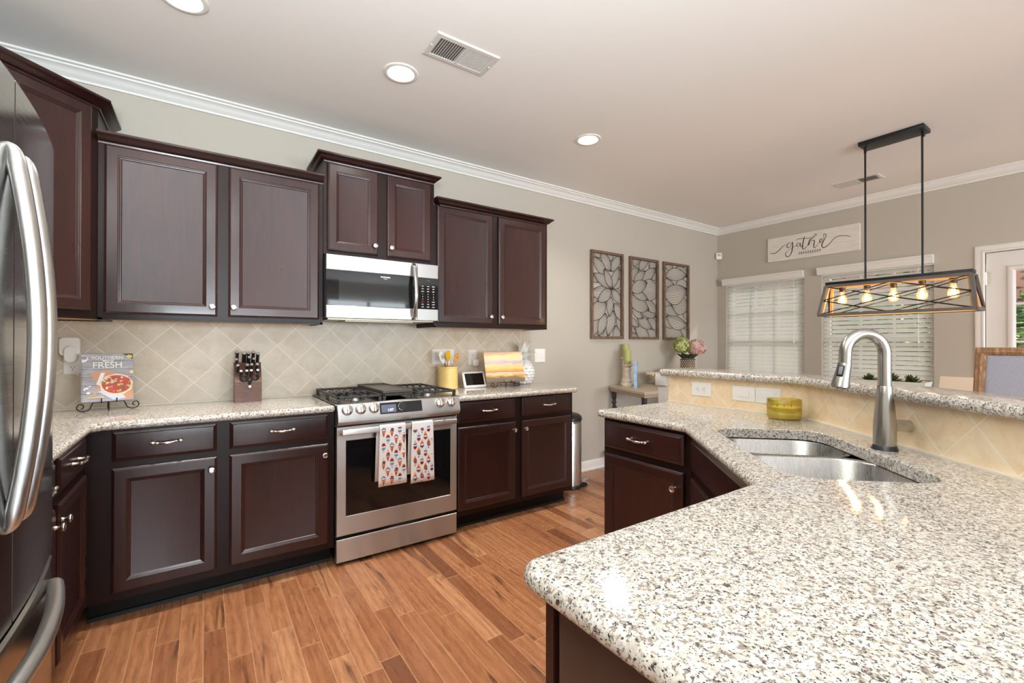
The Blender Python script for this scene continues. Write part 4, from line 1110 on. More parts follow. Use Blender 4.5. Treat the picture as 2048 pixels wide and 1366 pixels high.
for zc_ in (1.138, 1.186):
    b = B(F); b.lathe([(0.0165, 0.0057), (0.0165, 0.0072), (0.015, 0.0076)], (-0.577, 0, zc_), 24, 'y'); r = obj('receptacle', b, M_WHITE, t)
    if zc_ < 1.15: socket_slots(r, F, -0.577, zc_)
# plug-in device over the upper socket
t = thing('plug_in_device', 'white rounded plug-in gadget on the outlet by the cookbook', 'plug-in gadget', (-0.585, -0.03, 1.24))
b = B(FT)
def rr2(x0, x1, z0, z1, r, y): return [(x, y, z) for x, z in round_poly([(x0, z0), (x1, z0), (x1, z1), (x0, z1)], r, 6)]
b.rings([rr2(-0.624, -0.542, 1.205, 1.300, 0.018, 0.0305), rr2(-0.624, -0.542, 1.205, 1.300, 0.018, 0.042), rr2(-0.620, -0.546, 1.209, 1.296, 0.016, 0.046)]); obj('back_body', b, M_WHITE, t)
b = B(FT); b.rings([rr2(-0.603, -0.553, 1.168, 1.255, 0.0245, 0.0075), rr2(-0.603, -0.553, 1.168, 1.255, 0.0245, 0.056), rr2(-0.599, -0.557, 1.172, 1.251, 0.021, 0.060)]); obj('front_body', b, M_WHITE, t)
t, F = plate('white two-gang plate with rocker switch and socket behind the yellow crock', FT, 1.486, 1.680, 1.101, 1.223, 'sw', 'switch')
for xx in (1.513, 1.565): rocker(t, F, xx, xx+0.032, 1.130, 1.194)
b = B(F); b.rings([rect(1.622, 1.655, 1.129, 1.195, 0.0057), rect(1.622, 1.655, 1.129, 1.195, 0.0075)]); r = obj('receptacle', b, M_WHITE, t, 0)
for zz in (1.147, 1.178): socket_slots(r, F, 1.6385, zz)
t, F = plate('white outlet between the yellow crock and the sunset picture with a charger plugged in', FT, 1.810, 1.892, 1.091, 1.217, 'dup', 'outlet')
b = B(F); b.rings([rect(1.834, 1.868, 1.121, 1.187, 0.0057), rect(1.834, 1.868, 1.121, 1.187, 0.0075)]); r = obj('receptacle', b, M_WHITE, t, 0)
socket_slots(r, F, 1.851, 1.172)
t = thing('charger_plug', 'white charger block with cord plugged into the outlet above the smart display', 'charger', (1.868, -0.03, 1.11))
b = B(FT); b.box(1.838, 1.890, 0.008, 0.046, 1.082, 1.136, 0.006, 3); ob_ = obj('block', b, M_WHITE, t)
b = B(); b.tube(spline([(1.868, -0.036, 1.083), (1.870, -0.040, 1.06), (1.880, -0.045, 1.02), (1.882, -0.05, 0.96), (1.86, -0.06, 0.9215), (1.82, -0.07, 0.9212)], 6), 0.0022, 8); obj('cord', b, M_WHITE, t)
t, F = plate('white two-gang rocker switch on the painted wall past the tiles', FWB, 2.512, 2.634, 1.095, 1.219, 'sw', 'switch')
for xx in (2.534, 2.580): rocker(t, F, xx, xx+0.032, 1.125, 1.189)
# bar splash plates lie on their sides
t, F = plate('white horizontal outlet in the bar tiles nearest the end post', FP, 1.735, 1.8555, 0.970, 1.0505, 'gfci', 'outlet')
b = B(F); b.rings([rect(1.762, 1.829, 0.994, 1.027, 0.0057), rect(1.762, 1.829, 0.994, 1.027, 0.0075)]); r = obj('receptacle', b, M_WHITE, t, 0)
socket_slots(r, F, 1.776, 1.0105, True); socket_slots(r, F, 1.814, 1.0105, True)
t, F = plate('white horizontal rocker switch in the bar tiles beside the outlet', FP, 1.978, 2.0995, 0.967, 1.0455, 'sw', 'switch')
rocker(t, F, 2.006, 2.070, 0.990, 1.023, False)
t, F = plate('white horizontal rocker switch in the bar tiles above the yellow candle', FP, 2.1025, 2.226, 0.967, 1.0465, 'sw', 'switch')
rocker(t, F, 2.132, 2.196, 0.990, 1.023, False)
# corner sensor
t = thing('motion_sensor', 'small white alarm sensor in the corner of the dining room', 'sensor', (5.457, -0.035, 2.394))
Fs = frame((5.458, -0.038, 2.394), (1, -1, 0), (-1, -1, 0))
b = B(Fs); b.rings([[(x, y, z) for x, z in round_poly([(-0.036*k, -0.042*k), (0.036*k, -0.042*k), (0.036*k, 0.042*k), (-0.036*k, 0.042*k)], 0.014*k, 5)] for y, k in ((-0.022, 0.7), (-0.008, 1.0), (0.012, 1.0), (0.018, 0.88))]); obj('body', b, M_WHITE, t)
b = B(Fs); b.rings([[(x, y, z) for x, z in round_poly([(-0.02*k, -0.004), (0.02*k, -0.004), (0.02*k, 0.026*k), (-0.02*k, 0.026*k)], 0.005, 4)] for y, k in ((0.0175, 1.0), (0.0215, 0.8))]); obj('sensor_lens', b, mat('grey_lens', srgb(186, 186, 184), 0.3), t)

# ------------------------------------------------------------------ lettered board
XB = XR-0.0005
M_BOARD = mat('whitewashed_board', srgb(226, 219, 210), 0.6); nb = N(M_BOARD)
nb.color(nb.mix(nb.ramp(nb.noise(nb.coord((1, 1, 8)), 6, 5, 0.6), [(0.45, (0, 0, 0)), (0.8, (0.5,)*3)]), srgb(228, 221, 212), srgb(198, 186, 172)))
t = thing('wall_sign', 'whitewashed board lettered gather above the dining windows', 'sign', (XB, -1.09, 2.36))
Y0, Y1, Z0, Z1 = -0.638, -1.542, 2.222, 2.499
def SG(px, py, d=0.0):
    u = (px-780)/1047; top = 455-200*u; bot = 718-153*u; v = (bot-py)/(bot-top)
    u = u*1.0+0.06*u*(1-u)*-1
    return (XB-0.0185-d, Y0+(Y1-Y0)*u, Z0+(Z1-Z0)*v)
b = B(); b.rings([[(x, y, z) for y, z in round_poly([(Y0+k, Z0-k), (Y1-k, Z0-k), (Y1-k, Z1+k), (Y0+k, Z1+k)], 0.012, 4)] for x, k in ((XB, -0.0), (XB-0.016, 0.0), (XB-0.0185, -0.003))]); obj('board', b, M_BOARD, t, 20)
M_SCRIPT = mat('black_script', (0.015, 0.014, 0.014, 1), 0.6)
STROKES = [
 [(815, 603, 1), (840, 614, 2), (885, 606, 3), (940, 572, 3), (985, 524, 2), (1030, 504, 1)],
 [(1090, 492, 1), (1066, 484, 2), (1042, 508, 3), (1040, 534, 3), (1062, 540, 2), (1090, 515, 1), (1108, 474, 2), (1110, 510, 4), (1104, 566, 4), (1084, 616, 3), (1052, 642, 3), (1026, 632, 3), (1022, 606, 2), (1050, 572, 1), (1110, 540, 1), (1150, 512, 1)],
 [(1196, 488, 1), (1176, 482, 2), (1160, 506, 3), (1170, 526, 2), (1190, 510, 1), (1204, 482, 2), (1202, 512, 3), (1214, 524, 2), (1238, 500, 1)],
 [(1252, 408, 2), (1242, 450, 4), (1230, 510, 4), (1232, 546, 3), (1250, 554, 2), (1274, 524, 1)],
 [(1146, 456, 1), (1180, 438, 2), (1230, 432, 2), (1290, 428, 2), (1330, 414, 1)],
 [(1274, 528, 1), (1310, 470, 1), (1356, 402, 1), (1382, 378, 2), (1384, 394, 2), (1350, 424, 2), (1318, 440, 3), (1302, 486, 4), (1298, 506, 3), (1318, 476, 1), (1344, 452, 2), (1366, 456, 3), (1362, 490, 4), (1358, 524, 3), (1372, 536, 2), (1398, 500, 1)],
 [(1404, 492, 1), (1432, 466, 1), (1446, 444, 2), (1438, 432, 2), (1424, 450, 3), (1426, 474, 3), (1444, 470, 1)],
 [(1444, 470, 1), (1468, 420, 1), (1466, 390, 2), (1480, 376, 2), (1496, 394, 2), (1486, 420, 2), (1462, 464, 4), (1448, 504, 4), (1456, 532, 3), (1482, 530, 3), (1522, 498, 2), (1570, 438, 2), (1616, 406, 2), (1664, 400, 2), (1706, 404, 2), (1742, 418, 1)],
 [(1176, 604, 1), (1260, 592, 1), (1350, 580, 1), (1440, 558, 1)]]
b = B()
for st in STROKES:
    pts = spline([SG(p[0], p[1], 0.0009) for p in st], 7); ws = [w for p in st for w in [p[2]]*1]
    rs = []
    for i in range(len(pts)):
        k = i/7; j = min(int(k), len(ws)-1); j2 = min(j+1, len(ws)-1); rs.append(0.0006+0.00105*(ws[j]+(ws[j2]-ws[j])*(k-j)))
    L = [[], []]
    for i, p in enumerate(pts):
        d = (pts[min(i+1, len(pts)-1)]-pts[max(i-1, 0)]); d = Vector((0, -d.z, d.y)); d = d.normalized() if d.length > 1e-9 else Vector((0, 0, 1))
        w = max(rs[i], 0.0011); L[0].append(p+d*w); L[1].append(p-d*w)
    va = [[b._v(q) for q in L[0]], [b._v(q) for q in L[1]]]
    for i in range(len(pts)-1): b.face([va[0][i], va[0][i+1], va[1][i+1], va[1][i]])
for k in range(10):
    px, py = 1186+26*k, 602-3.9*k
    for s_ in (-1, 1):
        a, c = SG(px, py, 0.0009), SG(px+(10 if s_ < 0 else 14), py+s_*(20 if s_ > 0 else 22), 0.0009)
        m_ = [(a[i]+c[i])/2 for i in range(3)]
        b.poly([a, (m_[0], m_[1]+0.004, m_[2]+0.002), c, (m_[0], m_[1]-0.004, m_[2]-0.002)])
obj('lettering', b, M_SCRIPT, t, 0)

# ------------------------------------------------------------------ three leaf-pattern wall panels
M_FRAMEW = mat('weathered_brown_wood', srgb(112, 88, 70), 0.6); nf = N(M_FRAMEW)
nf.color(nf.ramp(nf.noise(nf.coord((12, 12, 2)), 8, 4, 0.6), [(0.3, srgb(84, 62, 47)), (0.7, srgb(134, 108, 88))]))
M_WIRE = mat('dark_wire', (0.025, 0.024, 0.026, 1), 0.5)
def in_poly(p, poly):
    c = False; n = len(poly)
    for i in range(n):
        a, d = poly[i-1], poly[i]
        if (a[1] > p[1]) != (d[1] > p[1]) and p[0] < (d[0]-a[0])*(p[1]-a[1])/(d[1]-a[1])+a[0]: c = not c
    return c
def art(x0, x1, z0, z1, leaves, label):
    t = thing('wall_art', label, 'wall art', ((x0+x1)/2, -0.015, (z0+z1)/2), 'three tall leaf-pattern wall panels')
    b = B(); fw = 0.027
    R = [(0, -0.001), (0, -0.028), (0.003, -0.031), (fw-0.003, -0.031), (fw, -0.028), (fw, -0.001)]
    b.rings([[(x0+i, y, z0+i), (x1-i, y, z0+i), (x1-i, y, z1-i), (x0+i, y, z1-i)] for i, y in R]+[[(x0, -0.001, z0), (x1, -0.001, z0), (x1, -0.001, z1), (x0, -0.001, z1)]], True, False, False)
    obj('frame', b, M_FRAMEW, t, 30)
    ix0, ix1, iz0, iz1 = x0+fw, x1-fw, z0+fw, z1-fw; w, h = ix1-ix0, iz1-iz0
    done = []; out, veins = [], []
    for (bx_, by_, tx, ty, wl, wr) in leaves:
        p = Vector((ix0+bx_*w, iz1-by_*h)); q = Vector((ix0+tx*w, iz1-ty*h)); d = q-p; nrm = Vector((-d.y, d.x))
        def curve(k):
            k2 = wl if k > 0 else wr
            return [p+d*s+nrm*(abs(k)*k2*(1 if k > 0 else -1))*(4*s*(1-s))**0.85*(1.15-0.3*s) for s in [i/26 for i in range(27)]]
        e0, e1 = curve(1), curve(-1)
        poly = [tuple(v) for v in e0]+[tuple(v) for v in reversed(e1)]
        nv = max(2, int((wl+wr)*d.length/0.0215))
        for k in [-1+2*j/(nv+1) for j in range(nv+2)]:
            L = curve(k); run = []
            for v in L+[None]:
                ok = v is not None and ix0-0.002 < v.x < ix1+0.002 and iz0-0.002 < v.y < iz1+0.002 and not any(in_poly(v, D) for D in done)
                if ok: run.append(v)
                else:
                    if len(run) > 1: (out if abs(k) > 0.999 else veins).append(run)
                    run = []
        done.append(poly)
    b = B()
    for r in out: b.tube([(v.x, -0.014, v.y) for v in r], 0.0029, 5)
    obj('leaf_outline', b, M_WIRE, t)
    b = B()
    for r in veins: b.tube([(v.x, -0.012, v.y) for v in r[::2]+([r[-1]] if len(r) % 2 == 0 else [])], 0.00115, 4)
    obj('leaf_vein', b, M_WIRE, t)
L1 = [(0.66, 0.41, 0.40, 0.18, .20, .22), (0.66, 0.41, 0.93, 0.13, .19, .17), (0.66, 0.41, 0.02, 0.25, .14, .22), (0.66, 0.42, 0.16, 0.58, .26, .20), (0.66, 0.42, 1.02, 0.60, .24, .22), (0.68, 0.40, 1.1, 0.29, .2, .2), (0.68, 0.415, 1.05, 0.46, .2, .2),
      (0.64, 0.40, -0.1, 0.48, .3, .12), (0.62, 0.50, 0.58, 0.76, .22, .22), (0.45, 0.26, 0.00, 0.05, .2, .24), (0.62, 0.20, 0.28, -0.04, .22, .22), (0.64, 0.20, 1.0, -0.02, .22, .2), (0.45, 0.58, -0.15, 0.80, .30, .24), (0.75, 0.59, 1.1, 0.82, .22, .22),
      (0.45, 0.72, 0.20, 1.00, .22, .22), (0.74, 0.68, 0.52, 1.00, .2, .24), (0.62, 0.08, 0.60, -0.10, .3, .3), (0.20, 0.78, -0.10, 1.02, .25, .25), (0.86, 0.74, 1.06, 0.96, .22, .22), (0.60, 0.86, 0.34, 1.10, .2, .2), (0.82, 0.86, 0.92, 1.12, .3, .3), (0.14, 0.90, 0.08, 1.1, .3, .3), (0.2, 0.35, -0.2, 0.22, .2, .2), (0.20, 0.55, -0.05, 0.62, .3, .3), (0.95, 0.30, 1.05, 0.12, .2, .2), (0.3, 0.05, 0.0, -0.1, .3, .3)]
L2 = [(0.00, 0.41, 0.62, 0.28, .24, .24), (0.02, 0.41, 0.66, 0.51, .17, .17), (0.36, 0.41, 1.15, 0.38, .40, .30), (0.10, 0.30, 0.54, 0.13, .20, .20), (0.42, 0.26, 0.98, 0.08, .20, .20), (0.30, 0.13, 0.70, -0.06, .24, .20), (-0.1, 0.50, 0.70, 0.64, .22, .24), (0.44, 0.51, 1.1, 0.66, .16, .22), (0.34, 0.65, 1.0, 0.73, .22, .16), (0.02, 0.64, 0.46, 0.76, .2, .2), (0.24, 0.76, 0.82, 0.89, .22, .2), (0.62, 0.76, 1.15, 0.88, .2, .26), (-0.1, 0.76, 0.3, 0.87, .2, .2), (0.14, 0.86, 0.75, 1.06, .24, .20), (0.56, 0.90, 1.1, 1.04, .22, .22), (0.04, 0.95, 0.24, 1.10, .3, .3), (0.10, 0.10, 0.34, -0.08, .3, .2), (0.7, 0.08, 1.05, -0.05, .3, .3), (-0.1, 0.30, 0.3, 0.10, .25, .2), (0.80, 0.25, 1.1, 0.12, .2, .2), (-0.1, 0.85, 0.2, 0.96, .2, .2), (0.8, 0.62, 1.1, 0.74, .2, .2)]
L3 = [(0.02, 0.17, 1.00, 0.12, .22, .12), (-0.05, 0.40, 1.00, 0.31, .16, .34), (0.46, 0.27, 1.12, 0.28, .30, .2), (0.30, 0.55, 1.1, 0.56, .34, .30), (-0.1, 0.62, 0.76, 0.66, .16, .14), (0.08, 0.71, 1.02, 0.82, .12, .26), (-0.1, 0.24, 0.42, 0.27, .2, .2), (0.46, 0.04, 1.1, 0.10, .2, .2), (0.02, 0.03, 0.40, 0.05, .3, .25), (0.55, 0.50, 1.1, 0.41, .2, .2), (-0.1, 0.74, 0.46, 0.86, .22, .22), (-0.05, 0.89, 0.86, 1.02, .26, .24), (0.62, 0.86, 1.1, 1.0, .22, .22), (0.80, 0.66, 1.1, 0.72, .3, .3), (-0.1, 0.50, 0.3, 0.57, .2, .2), (-0.05, 0.97, 0.25, 1.08, .3, .3), (-0.1, 0.1, 0.14, 0.2, .3, .3)]
art(3.213, 3.686, 1.318, 2.220, L1, 'wood-framed panel of leaves bursting from one centre, first from the kitchen cabinets')
art(3.790, 4.272, 1.317, 2.216, L2, 'wood-framed leaf panel hung between the other two panels')
art(4.363, 4.850, 1.316, 2.217, L3, 'wood-framed leaf panel nearest the corner above the flowers')

# ------------------------------------------------------------------ on the worktop left of the range
ZC = 0.9183
def RZ(loc, deg, tilt=0.0):
    """local x right, y back (away from viewer), z up; leaning back by tilt"""
    return Matrix.Translation(loc) @ Matrix.Rotation(math.radians(deg), 4, 'Z') @ Matrix.Rotation(math.radians(-tilt), 4, 'X')
def easel(label, loc, deg, w, k, hook=0.05):
    """wrought-iron easel: scrolled feet, cross bar, two hooks and a back leg"""
    t = thing('plate_easel', label, 'easel', loc, 'wrought-iron display easels')
    M = RZ(loc, deg); r = 0.0026
    zb = 0.040*k
    b = B(M)
    for s in (-1, 1):
        P = [(s*w*0.36, 0, zb), (s*w*0.40, 0, zb-0.012*k), (s*w*0.44, 0, zb-0.028*k), (s*w*0.52, 0, 0.0045), (s*w*0.62, 0, 0.003), (s*w*0.71, 0, 0.010*k), (s*w*0.735, 0, 0.022*k), (s*w*0.68, 0, 0.034*k), (s*w*0.60, 0, 0.030*k), (s*w*0.58, 0, 0.020*k), (s*w*0.64, 0, 0.0145*k)]
        b.tube(spline(P, 5), r, 8)
    b.tube([(-w*0.36, 0, zb), (w*0.36, 0, zb)], r, 8)
    obj('scrolled_base', b, M_WROUGHT, t)
    for s in (-1, 1):
        b = B(M); b.tube(spline([(s*w*0.18, 0.02, zb-0.002), (s*w*0.18, 0, zb-0.001), (s*w*0.18, -hook*0.55, zb-0.002), (s*w*0.18, -hook*0.72, zb+0.008), (s*w*0.18, -hook*0.62, zb+0.020)], 5), r, 8); obj('hook', b, M_WROUGHT, t)
    b = B(M); b.tube(spline([(0, -0.002, zb), (0, -0.012, zb-0.016*k), (0, -0.006, 0.0035), (0, 0.006, 0.004), (0, 0.004, 0.02*k), (0, 0.012, zb)], 5), r, 8); b.tube([(0, 0.012, zb), (0, 0.035, zb+0.12)], r, 6); b.tube([(0, 0.035, zb+0.12), (0, 0.085, 0.003)], r, 6); obj('back_leg', b, M_WROUGHT, t)
    return t
easel('wrought-iron easel holding the cookbook', (-0.412, -0.165, ZC), 10, 0.165, 1.15)
BKW, BKH, BKT = 0.203, 0.252, 0.026
tl = thing('cookbook', 'cookbook titled Southern Made Fresh with a tomato pie on the cover', 'book', (-0.412, -0.172, 0.965))
MB_ = RZ((-0.412, -0.178, 0.9655), 10, 11)
def m_planks():
    m = mat('cover_grey_planks', srgb(150, 146, 150), 0.3); n = N(m); v = n.coord(); sp = n.n('ShaderNodeSeparateXYZ'); n.l(v, sp.inputs[0])
    g = n.math('LESS_THAN', n.math('FRACT', n.math('MULTIPLY', sp.outputs[2], 24.0)), 0.06)
    c = n.ramp(n.noise(n.coord((3, 3, 60)), 6, 4, 0.6), [(0.3, srgb(122, 116, 120)), (0.7, srgb(176, 172, 178))])
    n.color(n.mix(g, c, srgb(84, 78, 80))); return m
C_PAGE = mat('book_paper', srgb(236, 230, 218), 0.7)
b = B(MB_); b.box(-BKW/2+0.003, BKW/2-0.004, 0.003, BKT-0.003, 0.003, BKH-0.003); obj('pages', b, C_PAGE, tl, 0)
b = B(MB_); b.box(-BKW/2, BKW/2, 0, 0.003, 0, BKH); b.box(-BKW/2, BKW/2, BKT-0.003, BKT, 0, BKH); b.box(-BKW/2-0.002, -BKW/2+0.003, 0, BKT, 0, BKH); cv = obj('cover', b, m_planks(), tl, 0)
PM = [mat('c_board', srgb(196, 140, 104), 0.4), mat('c_crust', srgb(240, 208, 170), 0.5), mat('c_red', srgb(186, 58, 40), 0.4), mat('c_cream', srgb(232, 208, 160), 0.5), mat('c_yellow', srgb(222, 196, 84), 0.5), mat('c_cloth', srgb(196, 204, 226), 0.5), mat('c_white', srgb(240, 238, 234), 0.5), mat('c_dark', srgb(58, 44, 40), 0.5), mat('c_green', srgb(120, 116, 70), 0.5), mat('c_lilac', srgb(150, 138, 156), 0.5), mat('c_rust', srgb(150, 64, 44), 0.4)]
b = B(MB_); lay = [0]
def cov(pts, mi):
    lay[0] += 1; b.mi = mi; y = -0.0003-0.00004*lay[0]
    b.poly([((u-0.5)*BKW, y, v*BKH) for u, v in pts if True])
def ell(cx, cz, rx, rz, n=20, wob=0.0, ph=0): return [(min(max(cx+rx*(1+wob*math.sin(9*a+ph))*math.cos(a), 0.005), 0.995), min(max(cz+rz*(1+wob*math.sin(9*a+ph))*math.sin(a), 0.005), 0.995)) for a in [2*PI*k/n for k in range(n)]]
cov(ell(0.02, 0.90, 0.10, 0.075), 6); cov(ell(0.05, 0.92, 0.05, 0.04), 9)
cov([(0.78, 1.0), (0.99, 1.0), (0.99, 0.88)], 7); cov(ell(0.92, 0.94, 0.06, 0.035), 4)
cov([(0.14, 0.60), (0.50, 0.665), (0.80, 0.50), (0.40, 0.20)], 0)
cov([(0.75, 0.18), (0.99, 0.30), (0.99, 0.06), (0.78, 0.02)], 0)
cov([(0.30, 0.22), (0.60, 0.03), (0.84, 0.06), (0.70, 0.25)], 5)
cov([(0.36, 0.60), (0.44, 0.60), (0.34, 0.34), (0.27, 0.36)], 6); cov([(0.28, 0.34), (0.32, 0.33), (0.25, 0.14), (0.215, 0.15)], 0)
cov(ell(0.66, 0.345, 0.325, 0.225, 54, 0.03), 1); cov(ell(0.66, 0.352, 0.285, 0.19, 40), 2)
rnd = random.Random(5)
for k in range(90):
    a = rnd.uniform(0, 2*PI); q = math.sqrt(rnd.random()); s_ = rnd.uniform(0.018, 0.055)
    cov(ell(0.66+0.262*q*math.cos(a), 0.352+0.172*q*math.sin(a), s_*0.8, s_*0.5, 9, 0.12, k), rnd.choice([2, 2, 2, 10, 10, 4, 3, 3, 8]))
cov(ell(0.56, 0.25, 0.075, 0.05, 14), 2); cov(ell(0.86, 0.43, 0.065, 0.05, 14), 2); cov(ell(0.62, 0.30, 0.04, 0.028, 14), 2)
for k in range(7): cov(ell(0.10+0.035*math.cos(k*0.9), 0.33-0.02*k+0.03*math.sin(k*1.7), 0.035, 0.022, 9), 9 if k % 2 else 6)
cov([(0.10, 0.098), (0.42, 0.106), (0.42, 0.090), (0.10, 0.082)], 4)
cov(ell(0.97, 0.60, 0.05, 0.035), 3)
cov([(0.12, 0.688), (0.90, 0.692), (0.90, 0.685), (0.12, 0.681)], 6)
obj('cover_picture', b, PM, cv, 0)
b = B(); fl = Matrix(((1, 0, 0, 0), (0, 0, 1, 0), (0, 1, 0, 0), (0, 0, 0, 1)))
def ctext(s, size, u, v): b.text(s, size, MB_ @ Matrix(((1, 0, 0, (u-0.5)*BKW), (0, 0, -1, -0.0042), (0, 1, 0, v*BKH), (0, 0, 0, 1))), extrude=0.0002, bold=0.0002)
ctext('SOUTHERN', 0.0240, 0.49, 0.912); ctext('MADE', 0.0170, 0.50, 0.848); ctext('FRESH', 0.043, 0.49, 0.755)
obj('title', b, mat('title_cream', srgb(246, 242, 230), 0.5), cv, 0)

# knife block
t = thing('knife_block', 'dark walnut knife block full of black-handled knives on the worktop', 'knife block', (0.218, -0.13, ZC))
M_BLOCK = mat('walnut_block', srgb(88, 54, 40), 0.4); n = N(M_BLOCK); n.color(n.ramp(n.noise(n.coord((4, 4, 30)), 8, 4), [(0.3, srgb(70, 42, 32)), (0.7, srgb(110, 70, 52))]))
pr = [(-0.198, 0.9183), (-0.072, 0.9183), (-0.072, 1.148), (-0.090, 1.153), (-0.128, 1.150), (-0.200, 1.038)]
b = B(); b.rings([[(x, y, z) for y, z in pr] for x in (0.148, 0.288)]); o = obj('block', b, M_BLOCK, t, 20)
M_KH = mat('black_knife_handle', (0.014, 0.014, 0.015, 1), 0.35); M_CAP = mat('knife_steel_cap', (0.82, 0.82, 0.82, 1), 0.35, metal=0.55)
kd = Vector((0, -0.62, 0.785)).normalized()
def knife(x, y, z, L, r, label, grp):
    """x,y,z = handle end; L = handle length down into the slot"""
    e = Vector((x, y, z)); t = thing('knife', label, 'knife', tuple(e-kd*L), grp)
    xx = Vector((1, 0, 0)); yy = kd.cross(xx)
    R = []
    for s_, wx, wy in ((-L, 0.55, 0.9), (-L+0.004, 0.62, 1.0), (-L*0.55, 0.66, 1.1), (-L*0.25, 0.62, 0.95), (-0.006, 0.75, 1.15), (-0.003, 0.75, 1.15)):
        R.append([e+kd*s_+xx*(r*wx*1.45*math.cos(a))+yy*(r*wy*math.sin(a)) for a in [2*PI*(k+0.5)/12 for k in range(12)]])
    b = B(); b.rings(R); obj('handle', b, M_KH, t)
    b = B(); b.rings([[e+kd*s_+xx*(r*wx*1.32*math.cos(a))+yy*(r*wy*math.sin(a)) for a in [2*PI*(k+0.5)/12 for k in range(12)]] for s_, wx, wy in ((-0.0032, 0.76, 1.16), (0.0, 0.74, 1.14), (0.0008, 0.6, 1.0))]); obj('end_cap', b, M_CAP, t)
K = 0.1395/5.20
def kp(px, py, y): return (0.148+(px-285)*0.000268, y, 1.153-(py-440)*0.000298)
big = 'large steel-capped black knife handle standing tallest in the knife block'
for px, py, y, L, r in ((340, 215, -0.150, 0.098, 0.0098), (475, 240, -0.152, 0.102, 0.0118), (557, 235, -0.146, 0.09, 0.0090), (655, 220, -0.150, 0.098, 0.0100), (745, 252, -0.148, 0.090, 0.0100)):
    knife(*kp(px, py, y), L, r, big, 'tall back-row knives in the block')
mid = 'black knife handle in the middle rows of the knife block'
for px, py, y, L, r in ((325, 365, -0.160, 0.060, 0.0075), (567, 325, -0.165, 0.065, 0.0082), (660, 358, -0.165, 0.060, 0.0078)):
    knife(*kp(px, py, y), L, r, mid, 'middle-row knives in the block')
low = 'short black steak knife handle in the lower rows of the knife block'
for px, py in ((345, 480), (525, 475), (610, 470), (720, 465)): knife(*kp(px, py, -0.190), 0.058, 0.0088, low, 'steak knives in the block')
for px, py in ((400, 592), (510, 588), (597, 585), (722, 582)): knife(*kp(px, py, -0.213), 0.056, 0.0080, low, 'steak knives in the block')
t = thing('kitchen_scissors', 'black-handled scissors stuck in the lowest slot of the knife block', 'scissors', (0.222, -0.205, 1.03))
b = B()
for sx, c in ((-1, kp(452, 742, -0.236)), (1, kp(662, 722, -0.236))):
    c = Vector(c); yy = kd
    b.tube([c+Vector((1, 0, 0))*0.0185*math.cos(a)+yy*0.023*math.sin(a) for a in [2*PI*k/20 for k in range(20)]], 0.0058, 8, True)
    b.tube([c+Vector((-sx*0.014, 0, 0))-kd*0.016, Vector((0.2235, -0.2175, 1.040))+Vector((sx*0.004, 0, 0)), Vector((0.2235, -0.2065, 1.024))], 0.006, 8)
obj('handles', b, M_KH, t)
b = B(); b.lathe_dir([(0.008, 0), (0.008, 0.004), (0.006, 0.005)], (0.2235, -0.212, 1.012), (0, -1, 0.3), 16); obj('pivot_cap', b, M_CAP, t)

# ------------------------------------------------------------------ on the worktop right of the range
CX, CY_ = 1.568, -0.125
t = thing('utensil_crock', 'pale yellow ribbed crock of utensils beside the range', 'crock', (CX, CY_, ZC))
prof = [(0.066, 0.0), (0.078, 0.0008), (0.0795, 0.004), (0.077, 0.008)]
for k in range(14): z = 0.012+k*0.0102; prof += [(0.0772, z), (0.0782, z+0.003), (0.0772, z+0.006)]
prof += [(0.0775, 0.158), (0.080, 0.163), (0.0805, 0.168), (0.078, 0.171), (0.075, 0.168), (0.0735, 0.15), (0.072, 0.01), (0.0001, 0.008)]
b = B(); b.lathe(prof, (CX, CY_, ZC), 40); o = obj('body', b, mat('butter_yellow_glaze', srgb(232, 200, 128), 0.35), t)
M_SPOON = mat('olive_wood', srgb(222, 160, 92), 0.5); M_YEL = mat('yellow_silicone', srgb(226, 178, 30), 0.45); M_HOLE = mat('hole_dark', srgb(110, 84, 52), 0.7)
def utensil(name, label, base, tip, w, l, mt, hm, thick=0.004, holes=()):
    p, q = Vector(base), Vector(tip); d = (q-p).normalized(); L = (q-p).length
    t = thing(name, label, name.replace('_', ' '), tuple(p))
    x = d.cross(Vector((0.3, -1, 0.1))).normalized(); y = x.cross(d)
    M = Matrix(((x.x, y.x, d.x, p.x), (x.y, y.y, d.y, p.y), (x.z, y.z, d.z, p.z), (0, 0, 0, 1)))
    b = B(M); b.tube([(0, 0, 0), (0, 0, L*0.5), (0, 0, L-l*0.9)], [0.0058, 0.0055, 0.005], 10); obj('handle', b, hm, t)
    h = [(0.15*w, 0), (0.36*w, 0.14*l), (0.5*w, 0.4*l), (0.5*w, 0.80*l), (0.42*w, 0.96*l), (0.2*w, l)]
    pts = [(a, z) for a, z in h]+[(-a, z) for a, z in reversed(h)]
    if name == 'wooden_spoon': pts = [(w/2*math.cos(a), l*0.5+l*0.5*math.sin(a)) for a in [2*PI*k/22 for k in range(22)]]
    b = B(M); b.rings([[(a*k2, yy, L-l+z) for a, z in pts] for yy, k2 in ((-thick/2, 0.94), (-thick/4, 1.0), (thick/4, 1.0), (thick/2, 0.94))]); hd_ = obj('head', b, mt, t)
    for (hx, hz, hr, hl) in holes:
        b = B(M); b.rings([[(hx+hr*math.cos(a), s_*(thick/2+0.0004), L-l+hz+hl*math.sin(a)) for a in [2*PI*k/14 for k in range(14)]] for s_ in (-1, 1)]); obj('slot', b, M_HOLE, hd_)
utensil('slotted_turner', 'white slotted turner leaning left in the yellow crock', (1.606, -0.12, 0.932), (1.497, -0.150, 1.206), 0.060, 0.098, M_WHITE, M_CHROME, 0.003, ((-0.012, 0.055, 0.0028, 0.02), (0, 0.055, 0.0028, 0.02), (0.012, 0.055, 0.0028, 0.02)))
